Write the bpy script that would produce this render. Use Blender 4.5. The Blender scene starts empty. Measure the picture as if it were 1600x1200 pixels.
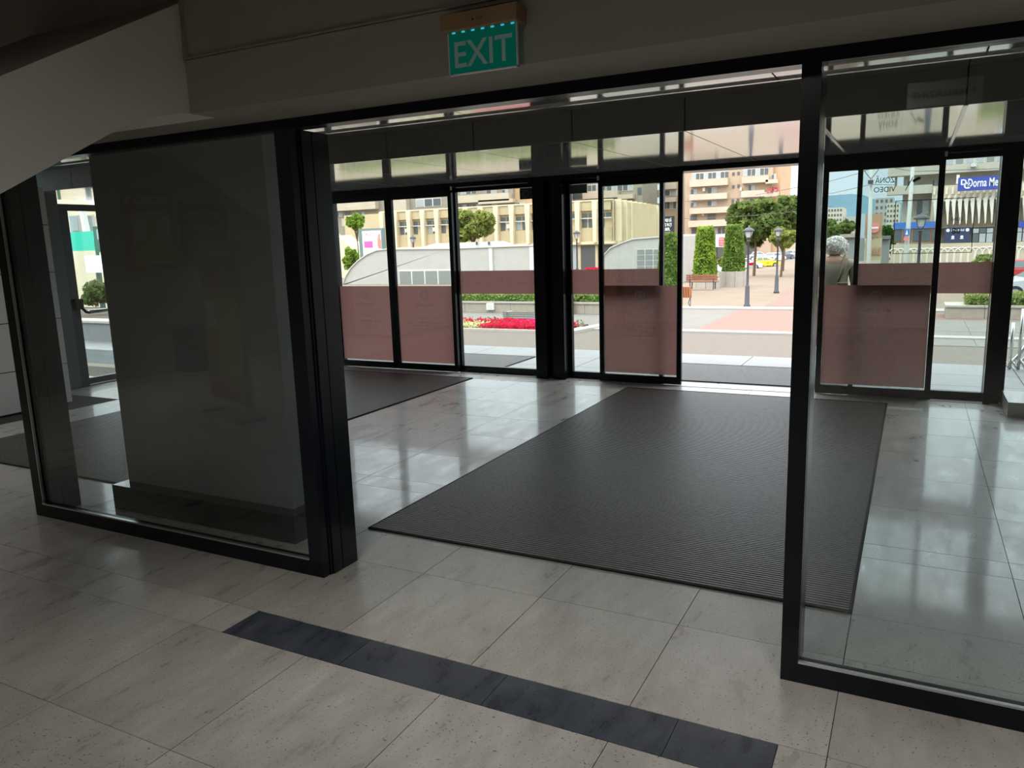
import bpy, bmesh, math, random
from mathutils import Vector, Matrix
random.seed(7)
S = bpy.context.scene
COL = S.collection

# ------------------------------------------------------------------ camera
FPX, YAW, PITCH, ROLL, HCAM = 1203.35, -0.481882, 0.182234, 0.0310391, 1.65
_f = Vector((math.sin(YAW)*math.cos(PITCH), math.cos(YAW)*math.cos(PITCH), -math.sin(PITCH)))
_r = Vector((math.cos(YAW), -math.sin(YAW), 0.0))
_d = _f.cross(_r)
RR = math.cos(ROLL)*_r + math.sin(ROLL)*_d
DD = -math.sin(ROLL)*_r + math.cos(ROLL)*_d
FF = _f
cam = bpy.data.cameras.new('camera')
cam.sensor_width = 36.0
cam.lens = FPX/1600*36.0
cam.clip_start = 0.05
cam.clip_end = 6000
camo = bpy.data.objects.new('camera', cam)
COL.objects.link(camo)
m = Matrix.Identity(4)
for i in range(3):
    m[i][0] = RR[i]; m[i][1] = -DD[i]; m[i][2] = -FF[i]
m.translation = Vector((0, 0, HCAM))
camo.matrix_world = m
S.camera = camo

# ------------------------------------------------------------------ sky, sun, exposure
W = bpy.data.worlds.new('overcast_sky'); S.world = W; W.use_nodes = True
nt = W.node_tree; nt.nodes.clear()
o_ = nt.nodes.new('ShaderNodeOutputWorld'); bg = nt.nodes.new('ShaderNodeBackground')
tc = nt.nodes.new('ShaderNodeTexCoord'); sp = nt.nodes.new('ShaderNodeSeparateXYZ')
cr = nt.nodes.new('ShaderNodeValToRGB')
nt.links.new(tc.outputs['Generated'], sp.inputs[0])
nt.links.new(sp.outputs['Z'], cr.inputs[0])
e = cr.color_ramp.elements
e[0].position = 0.0; e[0].color = (0.70, 0.80, 0.86, 1)
e[1].position = 1.0; e[1].color = (3.2, 3.25, 3.3, 1)
x = cr.color_ramp.elements.new(0.13); x.color = (0.70, 0.83, 0.91, 1)
x = cr.color_ramp.elements.new(0.45); x.color = (2.3, 2.4, 2.5, 1)
nt.links.new(cr.outputs[0], bg.inputs[0]); bg.inputs[1].default_value = 1.0
nt.links.new(bg.outputs[0], o_.inputs[0])
sun = bpy.data.lights.new('sun', 'SUN'); sun.energy = 1.0; sun.angle = math.radians(25); sun.color = (1.0, 0.95, 0.86)
suno = bpy.data.objects.new('sun', sun); COL.objects.link(suno)
suno.rotation_euler = (math.radians(38), 0, math.radians(-28))
S.view_settings.view_transform = 'Standard'
S.view_settings.look = 'None'
S.view_settings.exposure = 0.6
S.view_settings.gamma = 1.0
S.view_settings.use_curve_mapping = False
cy = S.cycles
cy.max_bounces = 12; cy.diffuse_bounces = 5; cy.glossy_bounces = 5; cy.transmission_bounces = 6
cy.transparent_max_bounces = 32
cy.caustics_reflective = False; cy.caustics_refractive = False
cy.sample_clamp_indirect = 6.0
# sky light reaches the hall through its door front: portals only guide the sampling
def portal(loc, sx, sy, rot):
    l = bpy.data.lights.new('sky_portal', 'AREA'); l.shape = 'RECTANGLE'; l.size = sx; l.size_y = sy
    l.cycles.is_portal = True
    o = bpy.data.objects.new('sky_portal', l); COL.objects.link(o); o.location = loc; o.rotation_euler = rot
    return o

# ------------------------------------------------------------------ pixel helpers (photo pixel -> place in the world)
def ray(px, py):
    return RR*((px-800)/FPX) + DD*((py-600)/FPX) + FF
def at(px, py, Y):
    v = ray(px, py); t = Y/v.y
    return Vector((v.x*t, Y, HCAM+v.z*t))
def zp(px, py, z):
    v = ray(px, py); t = (z-HCAM)/v.z
    return Vector((v.x*t, v.y*t, z))
PZ = -1.5
def gz(Y):
    return PZ if Y < 45 else PZ-0.025*(min(Y, 100)-45)
def gp(px, py):
    p = zp(px, py, PZ)
    for i in range(40):
        p = zp(px, py, gz(p.y))
    return p
def rect(px0, py0, px1, py1, Y):
    xm, ym = (px0+px1)/2, (py0+py1)/2
    return at(px0, ym, Y).x, at(px1, ym, Y).x, at(xm, py1, Y).z, at(xm, py0, Y).z   # x0 x1 z0 z1

# ------------------------------------------------------------------ materials
MATS = {}
def newmat(name):
    mt = bpy.data.materials.new(name); mt.use_nodes = True
    n = mt.node_tree; n.nodes.clear()
    out = n.nodes.new('ShaderNodeOutputMaterial')
    MATS[name] = mt
    return mt, n, out
def pm(name, col, rough=0.5, metal=0.0, spec=0.5, noise=0.0, scale=8.0, bump=0.0, bscale=60.0, emit=None, estr=0.0, rand=0.0, coat=0.0, ior=None):
    """principled material with optional colour noise and fine relief"""
    mt, n, out = newmat(name)
    b = n.nodes.new('ShaderNodeBsdfPrincipled')
    n.links.new(b.outputs[0], out.inputs[0])
    b.inputs['Base Color'].default_value = (*col, 1)
    b.inputs['Roughness'].default_value = rough
    b.inputs['Metallic'].default_value = metal
    b.inputs['Specular IOR Level'].default_value = spec
    if ior: b.inputs['IOR'].default_value = ior
    if coat: b.inputs['Coat Weight'].default_value = coat; b.inputs['Coat Roughness'].default_value = 0.05
    t = n.nodes.new('ShaderNodeTexCoord')
    src = None
    if noise > 0:
        nz = n.nodes.new('ShaderNodeTexNoise'); nz.inputs['Scale'].default_value = scale; nz.inputs['Detail'].default_value = 5
        n.links.new(t.outputs['Object'], nz.inputs['Vector'])
        mr = n.nodes.new('ShaderNodeMapRange'); mr.inputs[1].default_value = 0.25; mr.inputs[2].default_value = 0.75
        mr.inputs[3].default_value = 1-noise; mr.inputs[4].default_value = 1+noise
        n.links.new(nz.outputs[0], mr.inputs[0]); src = mr.outputs[0]
    if rand > 0:
        oi = n.nodes.new('ShaderNodeObjectInfo')
        m2 = n.nodes.new('ShaderNodeMapRange'); m2.inputs[3].default_value = 1-rand; m2.inputs[4].default_value = 1+rand
        n.links.new(oi.outputs['Random'], m2.inputs[0])
        if src:
            mu = n.nodes.new('ShaderNodeMath'); mu.operation = 'MULTIPLY'
            n.links.new(src, mu.inputs[0]); n.links.new(m2.outputs[0], mu.inputs[1]); src = mu.outputs[0]
        else: src = m2.outputs[0]
    if src:
        vm = n.nodes.new('ShaderNodeVectorMath'); vm.operation = 'SCALE'; vm.inputs[0].default_value = col
        n.links.new(src, vm.inputs['Scale']); n.links.new(vm.outputs[0], b.inputs['Base Color'])
    if bump > 0:
        nb = n.nodes.new('ShaderNodeTexNoise'); nb.inputs['Scale'].default_value = bscale
        n.links.new(t.outputs['Object'], nb.inputs['Vector'])
        bp = n.nodes.new('ShaderNodeBump'); bp.inputs['Strength'].default_value = bump; bp.inputs['Distance'].default_value = 0.01
        n.links.new(nb.outputs[0], bp.inputs['Height']); n.links.new(bp.outputs[0], b.inputs['Normal'])
    if emit:
        b.inputs['Emission Color'].default_value = (*emit, 1); b.inputs['Emission Strength'].default_value = estr
    return mt

def stone_tile(name, c0, c1, pit, rough=0.13, scale=1.0, pits=True):
    """polished stone: drifting tone per slab, streaks along Y, small dark pits"""
    mt, n, out = newmat(name)
    b = n.nodes.new('ShaderNodeBsdfPrincipled'); n.links.new(b.outputs[0], out.inputs[0])
    t = n.nodes.new('ShaderNodeTexCoord'); oi = n.nodes.new('ShaderNodeObjectInfo')
    sc = n.nodes.new('ShaderNodeVectorMath'); sc.operation = 'SCALE'; sc.inputs['Scale'].default_value = 37.0
    cmb = n.nodes.new('ShaderNodeCombineXYZ')
    for k in range(3): n.links.new(oi.outputs['Random'], cmb.inputs[k])
    n.links.new(cmb.outputs[0], sc.inputs[0])
    ad = n.nodes.new('ShaderNodeVectorMath'); ad.operation = 'ADD'
    n.links.new(t.outputs['Object'], ad.inputs[0]); n.links.new(sc.outputs[0], ad.inputs[1])
    mp = n.nodes.new('ShaderNodeMapping'); mp.inputs['Scale'].default_value = (9*scale, 3.2*scale, 6*scale)
    mp.inputs['Rotation'].default_value = (0, 0, 0.5)
    n.links.new(ad.outputs[0], mp.inputs[0])
    nz = n.nodes.new('ShaderNodeTexNoise'); nz.inputs['Scale'].default_value = 1.0; nz.inputs['Detail'].default_value = 7; nz.inputs['Roughness'].default_value = 0.62
    n.links.new(mp.outputs[0], nz.inputs['Vector'])
    r = n.nodes.new('ShaderNodeValToRGB'); r.color_ramp.elements[0].position = 0.3; r.color_ramp.elements[1].position = 0.68
    r.color_ramp.elements[0].color = (*c0, 1); r.color_ramp.elements[1].color = (*c1, 1)
    n.links.new(nz.outputs[0], r.inputs[0])
    n2 = n.nodes.new('ShaderNodeTexNoise'); n2.inputs['Scale'].default_value = 110*scale; n2.inputs['Detail'].default_value = 3
    n.links.new(ad.outputs[0], n2.inputs['Vector'])
    n3 = n.nodes.new('ShaderNodeTexNoise'); n3.inputs['Scale'].default_value = 7*scale; n3.inputs['Detail'].default_value = 2
    n.links.new(mp.outputs[0], n3.inputs['Vector'])
    su = n.nodes.new('ShaderNodeMath'); su.operation = 'MULTIPLY_ADD'; su.inputs[1].default_value = 0.12
    n.links.new(n3.outputs[0], su.inputs[0]); n.links.new(n2.outputs[0], su.inputs[2])
    pr = n.nodes.new('ShaderNodeMapRange'); pr.inputs[1].default_value = 0.69; pr.inputs[2].default_value = 0.76
    n.links.new(su.outputs[0], pr.inputs[0])
    mx = n.nodes.new('ShaderNodeMix'); mx.data_type = 'RGBA'
    n.links.new(pr.outputs[0], mx.inputs[0]); n.links.new(r.outputs[0], mx.inputs[6]); mx.inputs[7].default_value = (*pit, 1)
    vr = n.nodes.new('ShaderNodeMapRange'); vr.inputs[3].default_value = 0.9; vr.inputs[4].default_value = 1.08
    n.links.new(oi.outputs['Random'], vr.inputs[0])
    vs = n.nodes.new('ShaderNodeVectorMath'); vs.operation = 'SCALE'
    n.links.new(mx.outputs[2], vs.inputs[0]); n.links.new(vr.outputs[0], vs.inputs['Scale'])
    n.links.new(vs.outputs[0], b.inputs['Base Color'])
    rr = n.nodes.new('ShaderNodeMapRange'); rr.inputs[1].default_value = 0.3; rr.inputs[2].default_value = 0.7
    rr.inputs[3].default_value = rough*0.7; rr.inputs[4].default_value = rough*1.7
    n.links.new(nz.outputs[0], rr.inputs[0]); n.links.new(rr.outputs[0], b.inputs['Roughness'])
    b.inputs['Specular IOR Level'].default_value = 0.8
    b.inputs['Coat Weight'].default_value = 0.55; b.inputs['Coat Roughness'].default_value = 0.09
    return mt

def glassmat(name, tint=(0.93, 0.96, 0.95), f0=0.045, refl=1.0):
    mt, n, out = newmat(name)
    tr = n.nodes.new('ShaderNodeBsdfTransparent'); tr.inputs[0].default_value = (*tint, 1)
    gl = n.nodes.new('ShaderNodeBsdfGlossy'); gl.inputs['Roughness'].default_value = 0.0; gl.inputs[0].default_value = (refl, refl, refl, 1)
    lw = n.nodes.new('ShaderNodeLayerWeight'); lw.inputs[0].default_value = 0.5
    pw = n.nodes.new('ShaderNodeMath'); pw.operation = 'POWER'; pw.inputs[1].default_value = 5
    n.links.new(lw.outputs['Facing'], pw.inputs[0])
    ma = n.nodes.new('ShaderNodeMath'); ma.operation = 'MULTIPLY_ADD'; ma.inputs[1].default_value = 0.9; ma.inputs[2].default_value = f0
    n.links.new(pw.outputs[0], ma.inputs[0])
    mx = n.nodes.new('ShaderNodeMixShader')
    n.links.new(ma.outputs[0], mx.inputs[0]); n.links.new(tr.outputs[0], mx.inputs[1]); n.links.new(gl.outputs[0], mx.inputs[2])
    n.links.new(mx.outputs[0], out.inputs[0])
    return mt

def filmmat(name, col, trans, see=0.12, dif=0.3):
    mt, n, out = newmat(name)
    tl = n.nodes.new('ShaderNodeBsdfTranslucent'); tl.inputs[0].default_value = (*trans, 1)
    df = n.nodes.new('ShaderNodeBsdfDiffuse'); df.inputs[0].default_value = (*col, 1)
    tp = n.nodes.new('ShaderNodeBsdfTransparent'); tp.inputs[0].default_value = (*trans, 1)
    a = n.nodes.new('ShaderNodeMixShader'); a.inputs[0].default_value = dif
    n.links.new(tl.outputs[0], a.inputs[1]); n.links.new(df.outputs[0], a.inputs[2])
    c = n.nodes.new('ShaderNodeMixShader'); c.inputs[0].default_value = see
    n.links.new(a.outputs[0], c.inputs[1]); n.links.new(tp.outputs[0], c.inputs[2])
    n.links.new(c.outputs[0], out.inputs[0])
    return mt

def leafmat(name, c0, c1, scale=3.0):
    mt, n, out = newmat(name)
    t = n.nodes.new('ShaderNodeTexCoord'); nz = n.nodes.new('ShaderNodeTexNoise'); nz.inputs['Scale'].default_value = scale; nz.inputs['Detail'].default_value = 4
    n.links.new(t.outputs['Object'], nz.inputs['Vector'])
    r = n.nodes.new('ShaderNodeValToRGB'); r.color_ramp.elements[0].position = 0.35; r.color_ramp.elements[1].position = 0.65
    r.color_ramp.elements[0].color = (*c0, 1); r.color_ramp.elements[1].color = (*c1, 1)
    n.links.new(nz.outputs[0], r.inputs[0])
    df = n.nodes.new('ShaderNodeBsdfDiffuse'); tl = n.nodes.new('ShaderNodeBsdfTranslucent')
    n.links.new(r.outputs[0], df.inputs[0]); n.links.new(r.outputs[0], tl.inputs[0])
    mx = n.nodes.new('ShaderNodeMixShader'); mx.inputs[0].default_value = 0.4
    n.links.new(df.outputs[0], mx.inputs[1]); n.links.new(tl.outputs[0], mx.inputs[2]); n.links.new(mx.outputs[0], out.inputs[0])
    return mt

def brickmat(name, c1, c2, mortar, sc=4.0):
    mt, n, out = newmat(name)
    b = n.nodes.new('ShaderNodeBsdfPrincipled'); n.links.new(b.outputs[0], out.inputs[0]); b.inputs['Roughness'].default_value = 0.85
    t = n.nodes.new('ShaderNodeTexCoord'); br = n.nodes.new('ShaderNodeTexBrick'); br.inputs['Scale'].default_value = sc
    br.inputs['Color1'].default_value = (*c1, 1); br.inputs['Color2'].default_value = (*c2, 1); br.inputs['Mortar'].default_value = (*mortar, 1)
    br.inputs['Mortar Size'].default_value = 0.03
    n.links.new(t.outputs['Object'], br.inputs['Vector']); n.links.new(br.outputs[0], b.inputs['Base Color'])
    return mt

stone_tile('lobby_stone', (0.47, 0.447, 0.40), (0.655, 0.63, 0.585), (0.16, 0.135, 0.115), 0.30)
stone_tile('dark_granite', (0.035, 0.042, 0.062), (0.075, 0.085, 0.115), (0.16, 0.18, 0.24), 0.30, 1.6)
pm('grout', (0.05, 0.045, 0.04), 0.9)
pm('mat_rib', (0.12, 0.115, 0.112), 0.42, noise=0.25, scale=30, spec=0.6)
pm('mat_base', (0.012, 0.012, 0.012), 0.8)
pm('black_frame', (0.004, 0.006, 0.010), 0.25, spec=0.3)
pm('navy_frame', (0.006, 0.010, 0.018), 0.22, spec=0.4)
pm('grey_frame', (0.10, 0.125, 0.13), 0.4)
pm('dark_grey_frame', (0.045, 0.055, 0.06), 0.35)
pm('aluminium', (0.75, 0.75, 0.75), 0.25, metal=1.0)
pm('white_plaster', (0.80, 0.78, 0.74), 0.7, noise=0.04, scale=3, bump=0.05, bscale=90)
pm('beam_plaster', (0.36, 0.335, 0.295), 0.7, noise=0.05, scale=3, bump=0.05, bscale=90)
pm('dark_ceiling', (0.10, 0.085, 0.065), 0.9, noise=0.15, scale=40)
pm('lobby_wall', (0.42, 0.40, 0.36), 0.8, noise=0.05)
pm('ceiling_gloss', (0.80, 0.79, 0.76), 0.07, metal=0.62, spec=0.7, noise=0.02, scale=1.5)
pm('shaded_trough_panel', (0.30, 0.29, 0.27), 0.35, spec=0.3)  # same panels as the gloss ceiling, colour darkened for the trough's shade
pm('clad_white', (0.74, 0.73, 0.71), 0.35, noise=0.02)
pm('pillar_grey', (0.33, 0.35, 0.345), 0.38, noise=0.04, scale=2)
pm('black_granite', (0.018, 0.019, 0.021), 0.06, spec=0.7, noise=0.5, scale=90)
glassmat('clear_glass')
glassmat('lobby_glass', (0.905, 0.94, 0.94), 0.05)
glassmat('window_glass', (0.55, 0.62, 0.64), 0.12)
filmmat('red_film', (0.22, 0.15, 0.14), (0.49, 0.34, 0.32), 0.10)
pm('film_print', (0.62, 0.52, 0.49), 0.6)
filmmat('print_light', (0.95, 0.92, 0.9), (1.0, 1.0, 1.0), 0.45, 0.9)
pm('printed_black', (0.02, 0.02, 0.02), 0.6)
pm('brass_box', (0.33, 0.22, 0.11), 0.45, noise=0.06)
pm('exit_green', (0.0, 0.10, 0.065), 0.25, emit=(0.0, 0.30, 0.20), estr=0.09)
pm('exit_letter', (0.30, 0.42, 0.38), 0.4, emit=(0.4, 0.6, 0.55), estr=0.03)
pm('led_cyan', (0.1, 0.5, 0.6), 0.4, emit=(0.05, 0.5, 0.65), estr=0.5)
pm('fill_glow', (1, 1, 1), 0.5, emit=(1.0, 0.93, 0.82), estr=6.0)  # glow of the added fill lamps
pm('white_paint', (0.8, 0.79, 0.77), 0.5)

# ------------------------------------------------------------------ mesh helpers
ORG = {}
def tag(o, label=None, cat=None, group=None, kind=None):
    if label: o['label'] = label
    if cat: o['category'] = cat
    if group: o['group'] = group
    if kind: o['kind'] = kind
    return o
def thing(name, label, cat, loc=(0, 0, 0), rotz=0.0, group=None, kind=None, local=False):
    """an Empty at the thing's base; local=True means its parts are given in the thing's own axes"""
    o = bpy.data.objects.new(name, None); COL.objects.link(o)
    o.location = loc; o.rotation_euler = (0, 0, rotz); o.empty_display_size = 0.2
    ORG[o] = Vector((0, 0, 0)) if local else Vector(loc)
    return tag(o, label, cat, group, kind)
def dup(root, loc, rotz=0.0, label=None, scale=None):
    r = root.copy(); COL.objects.link(r); r.location = loc; r.rotation_euler = (0, 0, rotz)
    if scale: r.scale = (scale, scale, scale)
    if label: r['label'] = label
    def rec(a, b):
        for ch in a.children:
            c = ch.copy(); COL.objects.link(c); c.parent = b; rec(ch, c)
    rec(root, r)
    return r
TXT = {}
def textgeo(s, bold=0.0):
    k = (s, bold)
    if k not in TXT:
        cu = bpy.data.curves.new('t', 'FONT'); cu.body = s; cu.size = 1.0; cu.offset = bold; cu.extrude = 0.0; cu.align_x = 'CENTER'; cu.resolution_u = 3
        ob = bpy.data.objects.new('t', cu); COL.objects.link(ob)
        me = bpy.data.meshes.new_from_object(ob.evaluated_get(bpy.context.evaluated_depsgraph_get()))
        TXT[k] = ([v.co.copy() for v in me.vertices], [tuple(p.vertices) for p in me.polygons])
        bpy.data.objects.remove(ob); bpy.data.curves.remove(cu); bpy.data.meshes.remove(me)
    return TXT[k]
class MB:
    def __init__(s): s.v = []; s.f = []
    def add(s, vs, fs):
        n = len(s.v); s.v += [Vector(v) for v in vs]; s.f += [tuple(i+n for i in f) for f in fs]; return s
    def box(s, x0, x1, y0, y1, z0, z1):
        return s.add([(x0,y0,z0),(x1,y0,z0),(x1,y1,z0),(x0,y1,z0),(x0,y0,z1),(x1,y0,z1),(x1,y1,z1),(x0,y1,z1)],
                     [(3,2,1,0),(4,5,6,7),(0,1,5,4),(1,2,6,5),(2,3,7,6),(3,0,4,7)])
    def frustum(s, x0, x1, y0, y1, z0, X0, X1, Y0, Y1, z1):
        return s.add([(x0,y0,z0),(x1,y0,z0),(x1,y1,z0),(x0,y1,z0),(X0,Y0,z1),(X1,Y0,z1),(X1,Y1,z1),(X0,Y1,z1)],
                     [(3,2,1,0),(4,5,6,7),(0,1,5,4),(1,2,6,5),(2,3,7,6),(3,0,4,7)])
    def prism(s, pts, ax, a, b):
        """polygon pts in the plane normal to ax, extruded from a to b"""
        def P(p, t):
            return {'x': (t, p[0], p[1]), 'y': (p[0], t, p[1]), 'z': (p[0], p[1], t)}[ax]
        n = len(pts)
        vs = [P(p, a) for p in pts]+[P(p, b) for p in pts]
        fs = [tuple(range(n)), tuple(range(2*n-1, n-1, -1))]+[(i, i+n, (i+1) % n+n, (i+1) % n) for i in range(n)]
        return s.add(vs, fs)
    def tube(s, pts, r, n=8):
        pts = [Vector(p) for p in pts]; rs = r if isinstance(r, (list, tuple)) else [r]*len(pts)
        base = len(s.v); prev = None
        for i, p in enumerate(pts):
            d = (pts[min(i+1, len(pts)-1)]-pts[max(i-1, 0)]).normalized()
            if prev is None:
                prev = d.orthogonal().normalized()
            u = (prev-d*prev.dot(d)).normalized(); prev = u; w = d.cross(u)
            for k in range(n):
                a = 2*math.pi*k/n; s.v.append(p+(u*math.cos(a)+w*math.sin(a))*rs[i])
        for i in range(len(pts)-1):
            for k in range(n):
                a = base+i*n+k; b = base+i*n+(k+1) % n
                s.f.append((a, b, b+n, a+n))
        s.f.append(tuple(base+k for k in reversed(range(n)))); e_ = base+(len(pts)-1)*n
        s.f.append(tuple(e_+k for k in range(n)))
        return s
    def lathe(s, prof, c=(0, 0, 0), n=16):
        c = Vector(c); base = len(s.v)
        for r, z in prof:
            for k in range(n):
                a = 2*math.pi*k/n; s.v.append(c+Vector((r*math.cos(a), r*math.sin(a), z)))
        for i in range(len(prof)-1):
            for k in range(n):
                a = base+i*n+k; b = base+i*n+(k+1) % n; s.f.append((a, b, b+n, a+n))
        s.f.append(tuple(base+k for k in reversed(range(n)))); e_ = base+(len(prof)-1)*n
        s.f.append(tuple(e_+k for k in range(n)))
        return s
    def disc(s, c, r, u, w, n=20):
        c = Vector(c); u = Vector(u); w = Vector(w)
        return s.add([c+(u*math.cos(2*math.pi*k/n)+w*math.sin(2*math.pi*k/n))*r for k in range(n)], [tuple(range(n))])
    def ring(s, c, r0, r1, u, w, n=28):
        c = Vector(c); u = Vector(u); w = Vector(w)
        vs = [c+(u*math.cos(2*math.pi*k/n)+w*math.sin(2*math.pi*k/n))*r for r in (r0, r1) for k in range(n)]
        return s.add(vs, [(k, (k+1) % n, n+(k+1) % n, n+k) for k in range(n)])
    def text(s, t, o, size, u=(1, 0, 0), w=(0, 0, 1), bold=0.0, width=None):
        o = Vector(o); u = Vector(u); w = Vector(w); vs, fs = textgeo(t, bold)
        k = size
        if width:
            xs = [v.x for v in vs]; k = width/(max(xs)-min(xs))
        return s.add([o+u*v.x*k+w*v.y*size for v in vs], fs)
    def leaves(s, pts, size, flat=0.0):
        for p in pts:
            a = Vector((random.gauss(0, 1), random.gauss(0, 1), random.gauss(0, 1)*(1-flat))).normalized()
            b = a.orthogonal().normalized(); b = (b*math.cos(random.random()*6.28)+a.cross(b)*math.sin(random.random()*6.28))
            h = size*random.uniform(0.6, 1.3); p = Vector(p)
            n = len(s.v)
            s.v += [p-a*h, p+b*h*0.55, p+a*h, p-b*h*0.55]; s.f.append((n, n+1, n+2, n+3))
        return s
    def build(s, name, mat, parent=None, smooth=False, bevel=0.0, kind=None):
        if parent is not None:
            og = ORG[parent]
        else:
            xs = [v.x for v in s.v]; ys = [v.y for v in s.v]; zs = [v.z for v in s.v]
            og = Vector(((min(xs)+max(xs))/2, (min(ys)+max(ys))/2, min(zs)))
        me = bpy.data.meshes.new(name)
        me.from_pydata([v-og for v in s.v], [], s.f); me.update()
        me.materials.append(MATS[mat] if isinstance(mat, str) else mat)
        if smooth:
            me.polygons.foreach_set('use_smooth', [True]*len(me.polygons))
        o = bpy.data.objects.new(name, me); COL.objects.link(o)
        if parent is not None: o.parent = parent
        else: o.location = og
        ORG[o] = og
        if bevel > 0:
            bv = o.modifiers.new('bevel', 'BEVEL'); bv.width = bevel; bv.segments = 2; bv.limit_method = 'ANGLE'
        if kind: o['kind'] = kind
        return o
def B(x0, x1, y0, y1, z0, z1): return MB().box(x0, x1, y0, y1, z0, z1)
def struct(name, mb, mat, label, cat, **k):
    return tag(mb.build(name, mat, **k), label, cat, kind='structure')

# ================================================================== THE HALL
YP, YD = 2.83, 8.5           # lobby partition, door front
# ---- floor: grout bed, then one slab per tile
floor = struct('floor', MB().box(-9.6, 5.2, -9.2, 8.64, -0.2, -0.004), 'grout', 'pale polished stone floor of the lobby and entrance hall', 'floor')
ORGF = ORG[floor]
B(-9.5, 5.1, -9.1, 0.2, -0.1, 0.0).build('floor_field', 'lobby_stone', floor)
XJ = [-1.48+0.66*k for k in range(-12, 6)]
XJ[0] = -9.3
YJ = [0.2, 0.86, 1.52, 2.18, 2.40, 3.05, 3.45, 4.13, 4.33, 4.99, 5.65, 6.31, 6.97, 7.63, 8.13, 8.62]
MATX = ((-7.44, -4.80), (-2.80, -0.16))
TM = {}
def tile(x0, x1, y0, y1, mat='lobby_stone', name='tile'):
    w, h = round(x1-x0, 3), round(y1-y0, 3)
    if (w, h, mat) not in TM:
        g = 0.0016
        me = bpy.data.meshes.new('tile')
        mb = MB().frustum(-w/2+g, w/2-g, -h/2+g, h/2-g, -0.02, -w/2+g, w/2-g, -h/2+g, h/2-g, 0.0)
        me.from_pydata(mb.v, [], mb.f); me.update(); me.materials.append(MATS[mat]); TM[(w, h, mat)] = me
    o = bpy.data.objects.new(name, TM[(w, h, mat)]); COL.objects.link(o); o.parent = floor
    o.location = Vector(((x0+x1)/2, (y0+y1)/2, random.uniform(-0.0006, 0.0))) - ORGF
for j in range(len(YJ)-1):
    y0, y1 = YJ[j], YJ[j+1]
    xs = list(XJ)
    if y0 == 2.18: xs = [x for x in xs if x < -2.7] + [-2.62, -0.31] + [x for x in xs if x > -0.31]
    for i in range(len(xs)-1):
        x0, x1 = xs[i], xs[i+1]
        if 3.4 < y0 < 8.1 and any(a-0.05 < x0 and x1 < b+0.05 for a, b in MATX): continue
        if y0 == 2.18 and abs(x0+2.62) < 0.01: continue
        if x0 < -8.5 and 3.0 < y1 < 5.7 and y0 > 2.9: continue
        tile(x0, x1, y0, y1)
for a, b in ((-2.62, -1.97), (-1.97, -1.312), (-1.312, -0.64), (-0.64, -0.31)):
    tile(a, b, 2.18, 2.40, 'dark_granite', 'granite_slab')
# ---- ribbed entrance mats
def ribbed_mat(x0, x1, y0, y1, z, label, pitch=0.0245):
    t = thing('entrance_mat', label, 'mat', ((x0+x1)/2, (y0+y1)/2, z), group='ribbed entrance mats')
    B(x0, x1, y0, y1, z-0.015, z+0.001).build('backing', 'mat_base', t)
    fr = MB()
    for q in ((x0, x1, y0, y0+0.012), (x0, x1, y1-0.012, y1), (x0, x0+0.012, y0, y1), (x1-0.012, x1, y0, y1)):
        fr.box(*q, z, z+0.008)
    fr.build('edge_frame', 'mat_base', t)
    rb = MB(); n = int((y1-y0-0.03)/pitch)
    for k in range(n):
        y = y0+0.018+k*pitch
        rb.frustum(x0+0.014, x1-0.014, y, y+pitch*0.74, z, x0+0.014, x1-0.014, y+0.002, y+pitch*0.74-0.002, z+0.009)
    rb.build('ribs', 'mat_rib', t, kind='stuff')
ribbed_mat(-2.80, -0.16, 3.45, 8.13, 0.0, 'dark ribbed mat in front of the open sliding doors')
ribbed_mat(-7.44, -4.80, 3.45, 8.13, 0.0, 'dark ribbed mat behind the grey pillar, in front of the closed doors')

# ---- lobby partition: glazed screens left and right of the opening
def jamb(mb, x0, x1):
    mb.box(x0, x1, YP+0.034, YP+0.10, 0, 2.19); mb.box(x0, x1, YP+0.106, YP+0.22, 0, 2.19)
    mb.box(x0+0.008, x1-0.008, YP+0.02, YP+0.2, 0, 2.19); return mb
w1 = thing('window_1', 'black framed glass screen in front of the grey pillar, left of the opening', 'glass screen', (-3.78, YP, 0), kind='structure')
B(-4.98, -2.575, YP-0.03, YP+0.03, 0, 0.08).build('bottom_rail', 'black_frame', w1)
B(-4.98, -4.905, YP-0.03, YP+0.03, 0.08, 2.19).build('frame_post', 'black_frame', w1)
B(-2.665, -2.575, YP-0.03, YP+0.03, 0.08, 2.19).build('frame_post', 'navy_frame', w1)
jamb(MB(), -2.655, -2.56).build('deep_jamb', 'navy_frame', w1)
jamb(MB(), -4.98, -4.895).build('deep_jamb', 'dark_grey_frame', w1)
B(-4.905, -2.665, YP-0.005, YP+0.005, 0.08, 2.19).build('pane', 'lobby_glass', w1)
B(-4.905, -2.665, YP-0.03, YP-0.012, 0.081, 0.09).build('glazing_bead', 'aluminium', w1)
B(-4.905, -4.895, YP-0.028, YP-0.012, 0.09, 2.19).build('glazing_bead', 'aluminium', w1)
w2 = thing('window_2', 'black framed glass screen right of the opening, in front of the open door leaf', 'glass screen', (0.7, YP, 0), kind='structure')
B(-0.363, 1.95, YP-0.03, YP+0.03, 0, 0.075).build('bottom_rail', 'black_frame', w2)
B(-0.363, -0.302, YP-0.03, YP+0.03, 0.075, 2.19).build('frame_post', 'black_frame', w2)
B(1.88, 1.95, YP-0.03, YP+0.03, 0.075, 2.19).build('frame_post', 'black_frame', w2)
jamb(MB(), -0.363, -0.31).build('deep_jamb', 'navy_frame', w2)
B(-0.302, 1.88, YP-0.005, YP+0.005, 0.075, 2.19).build('pane', 'lobby_glass', w2)
B(-0.302, 1.88, YP-0.028, YP-0.012, 0.076, 0.084).build('glazing_bead', 'aluminium', w2)
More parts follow.
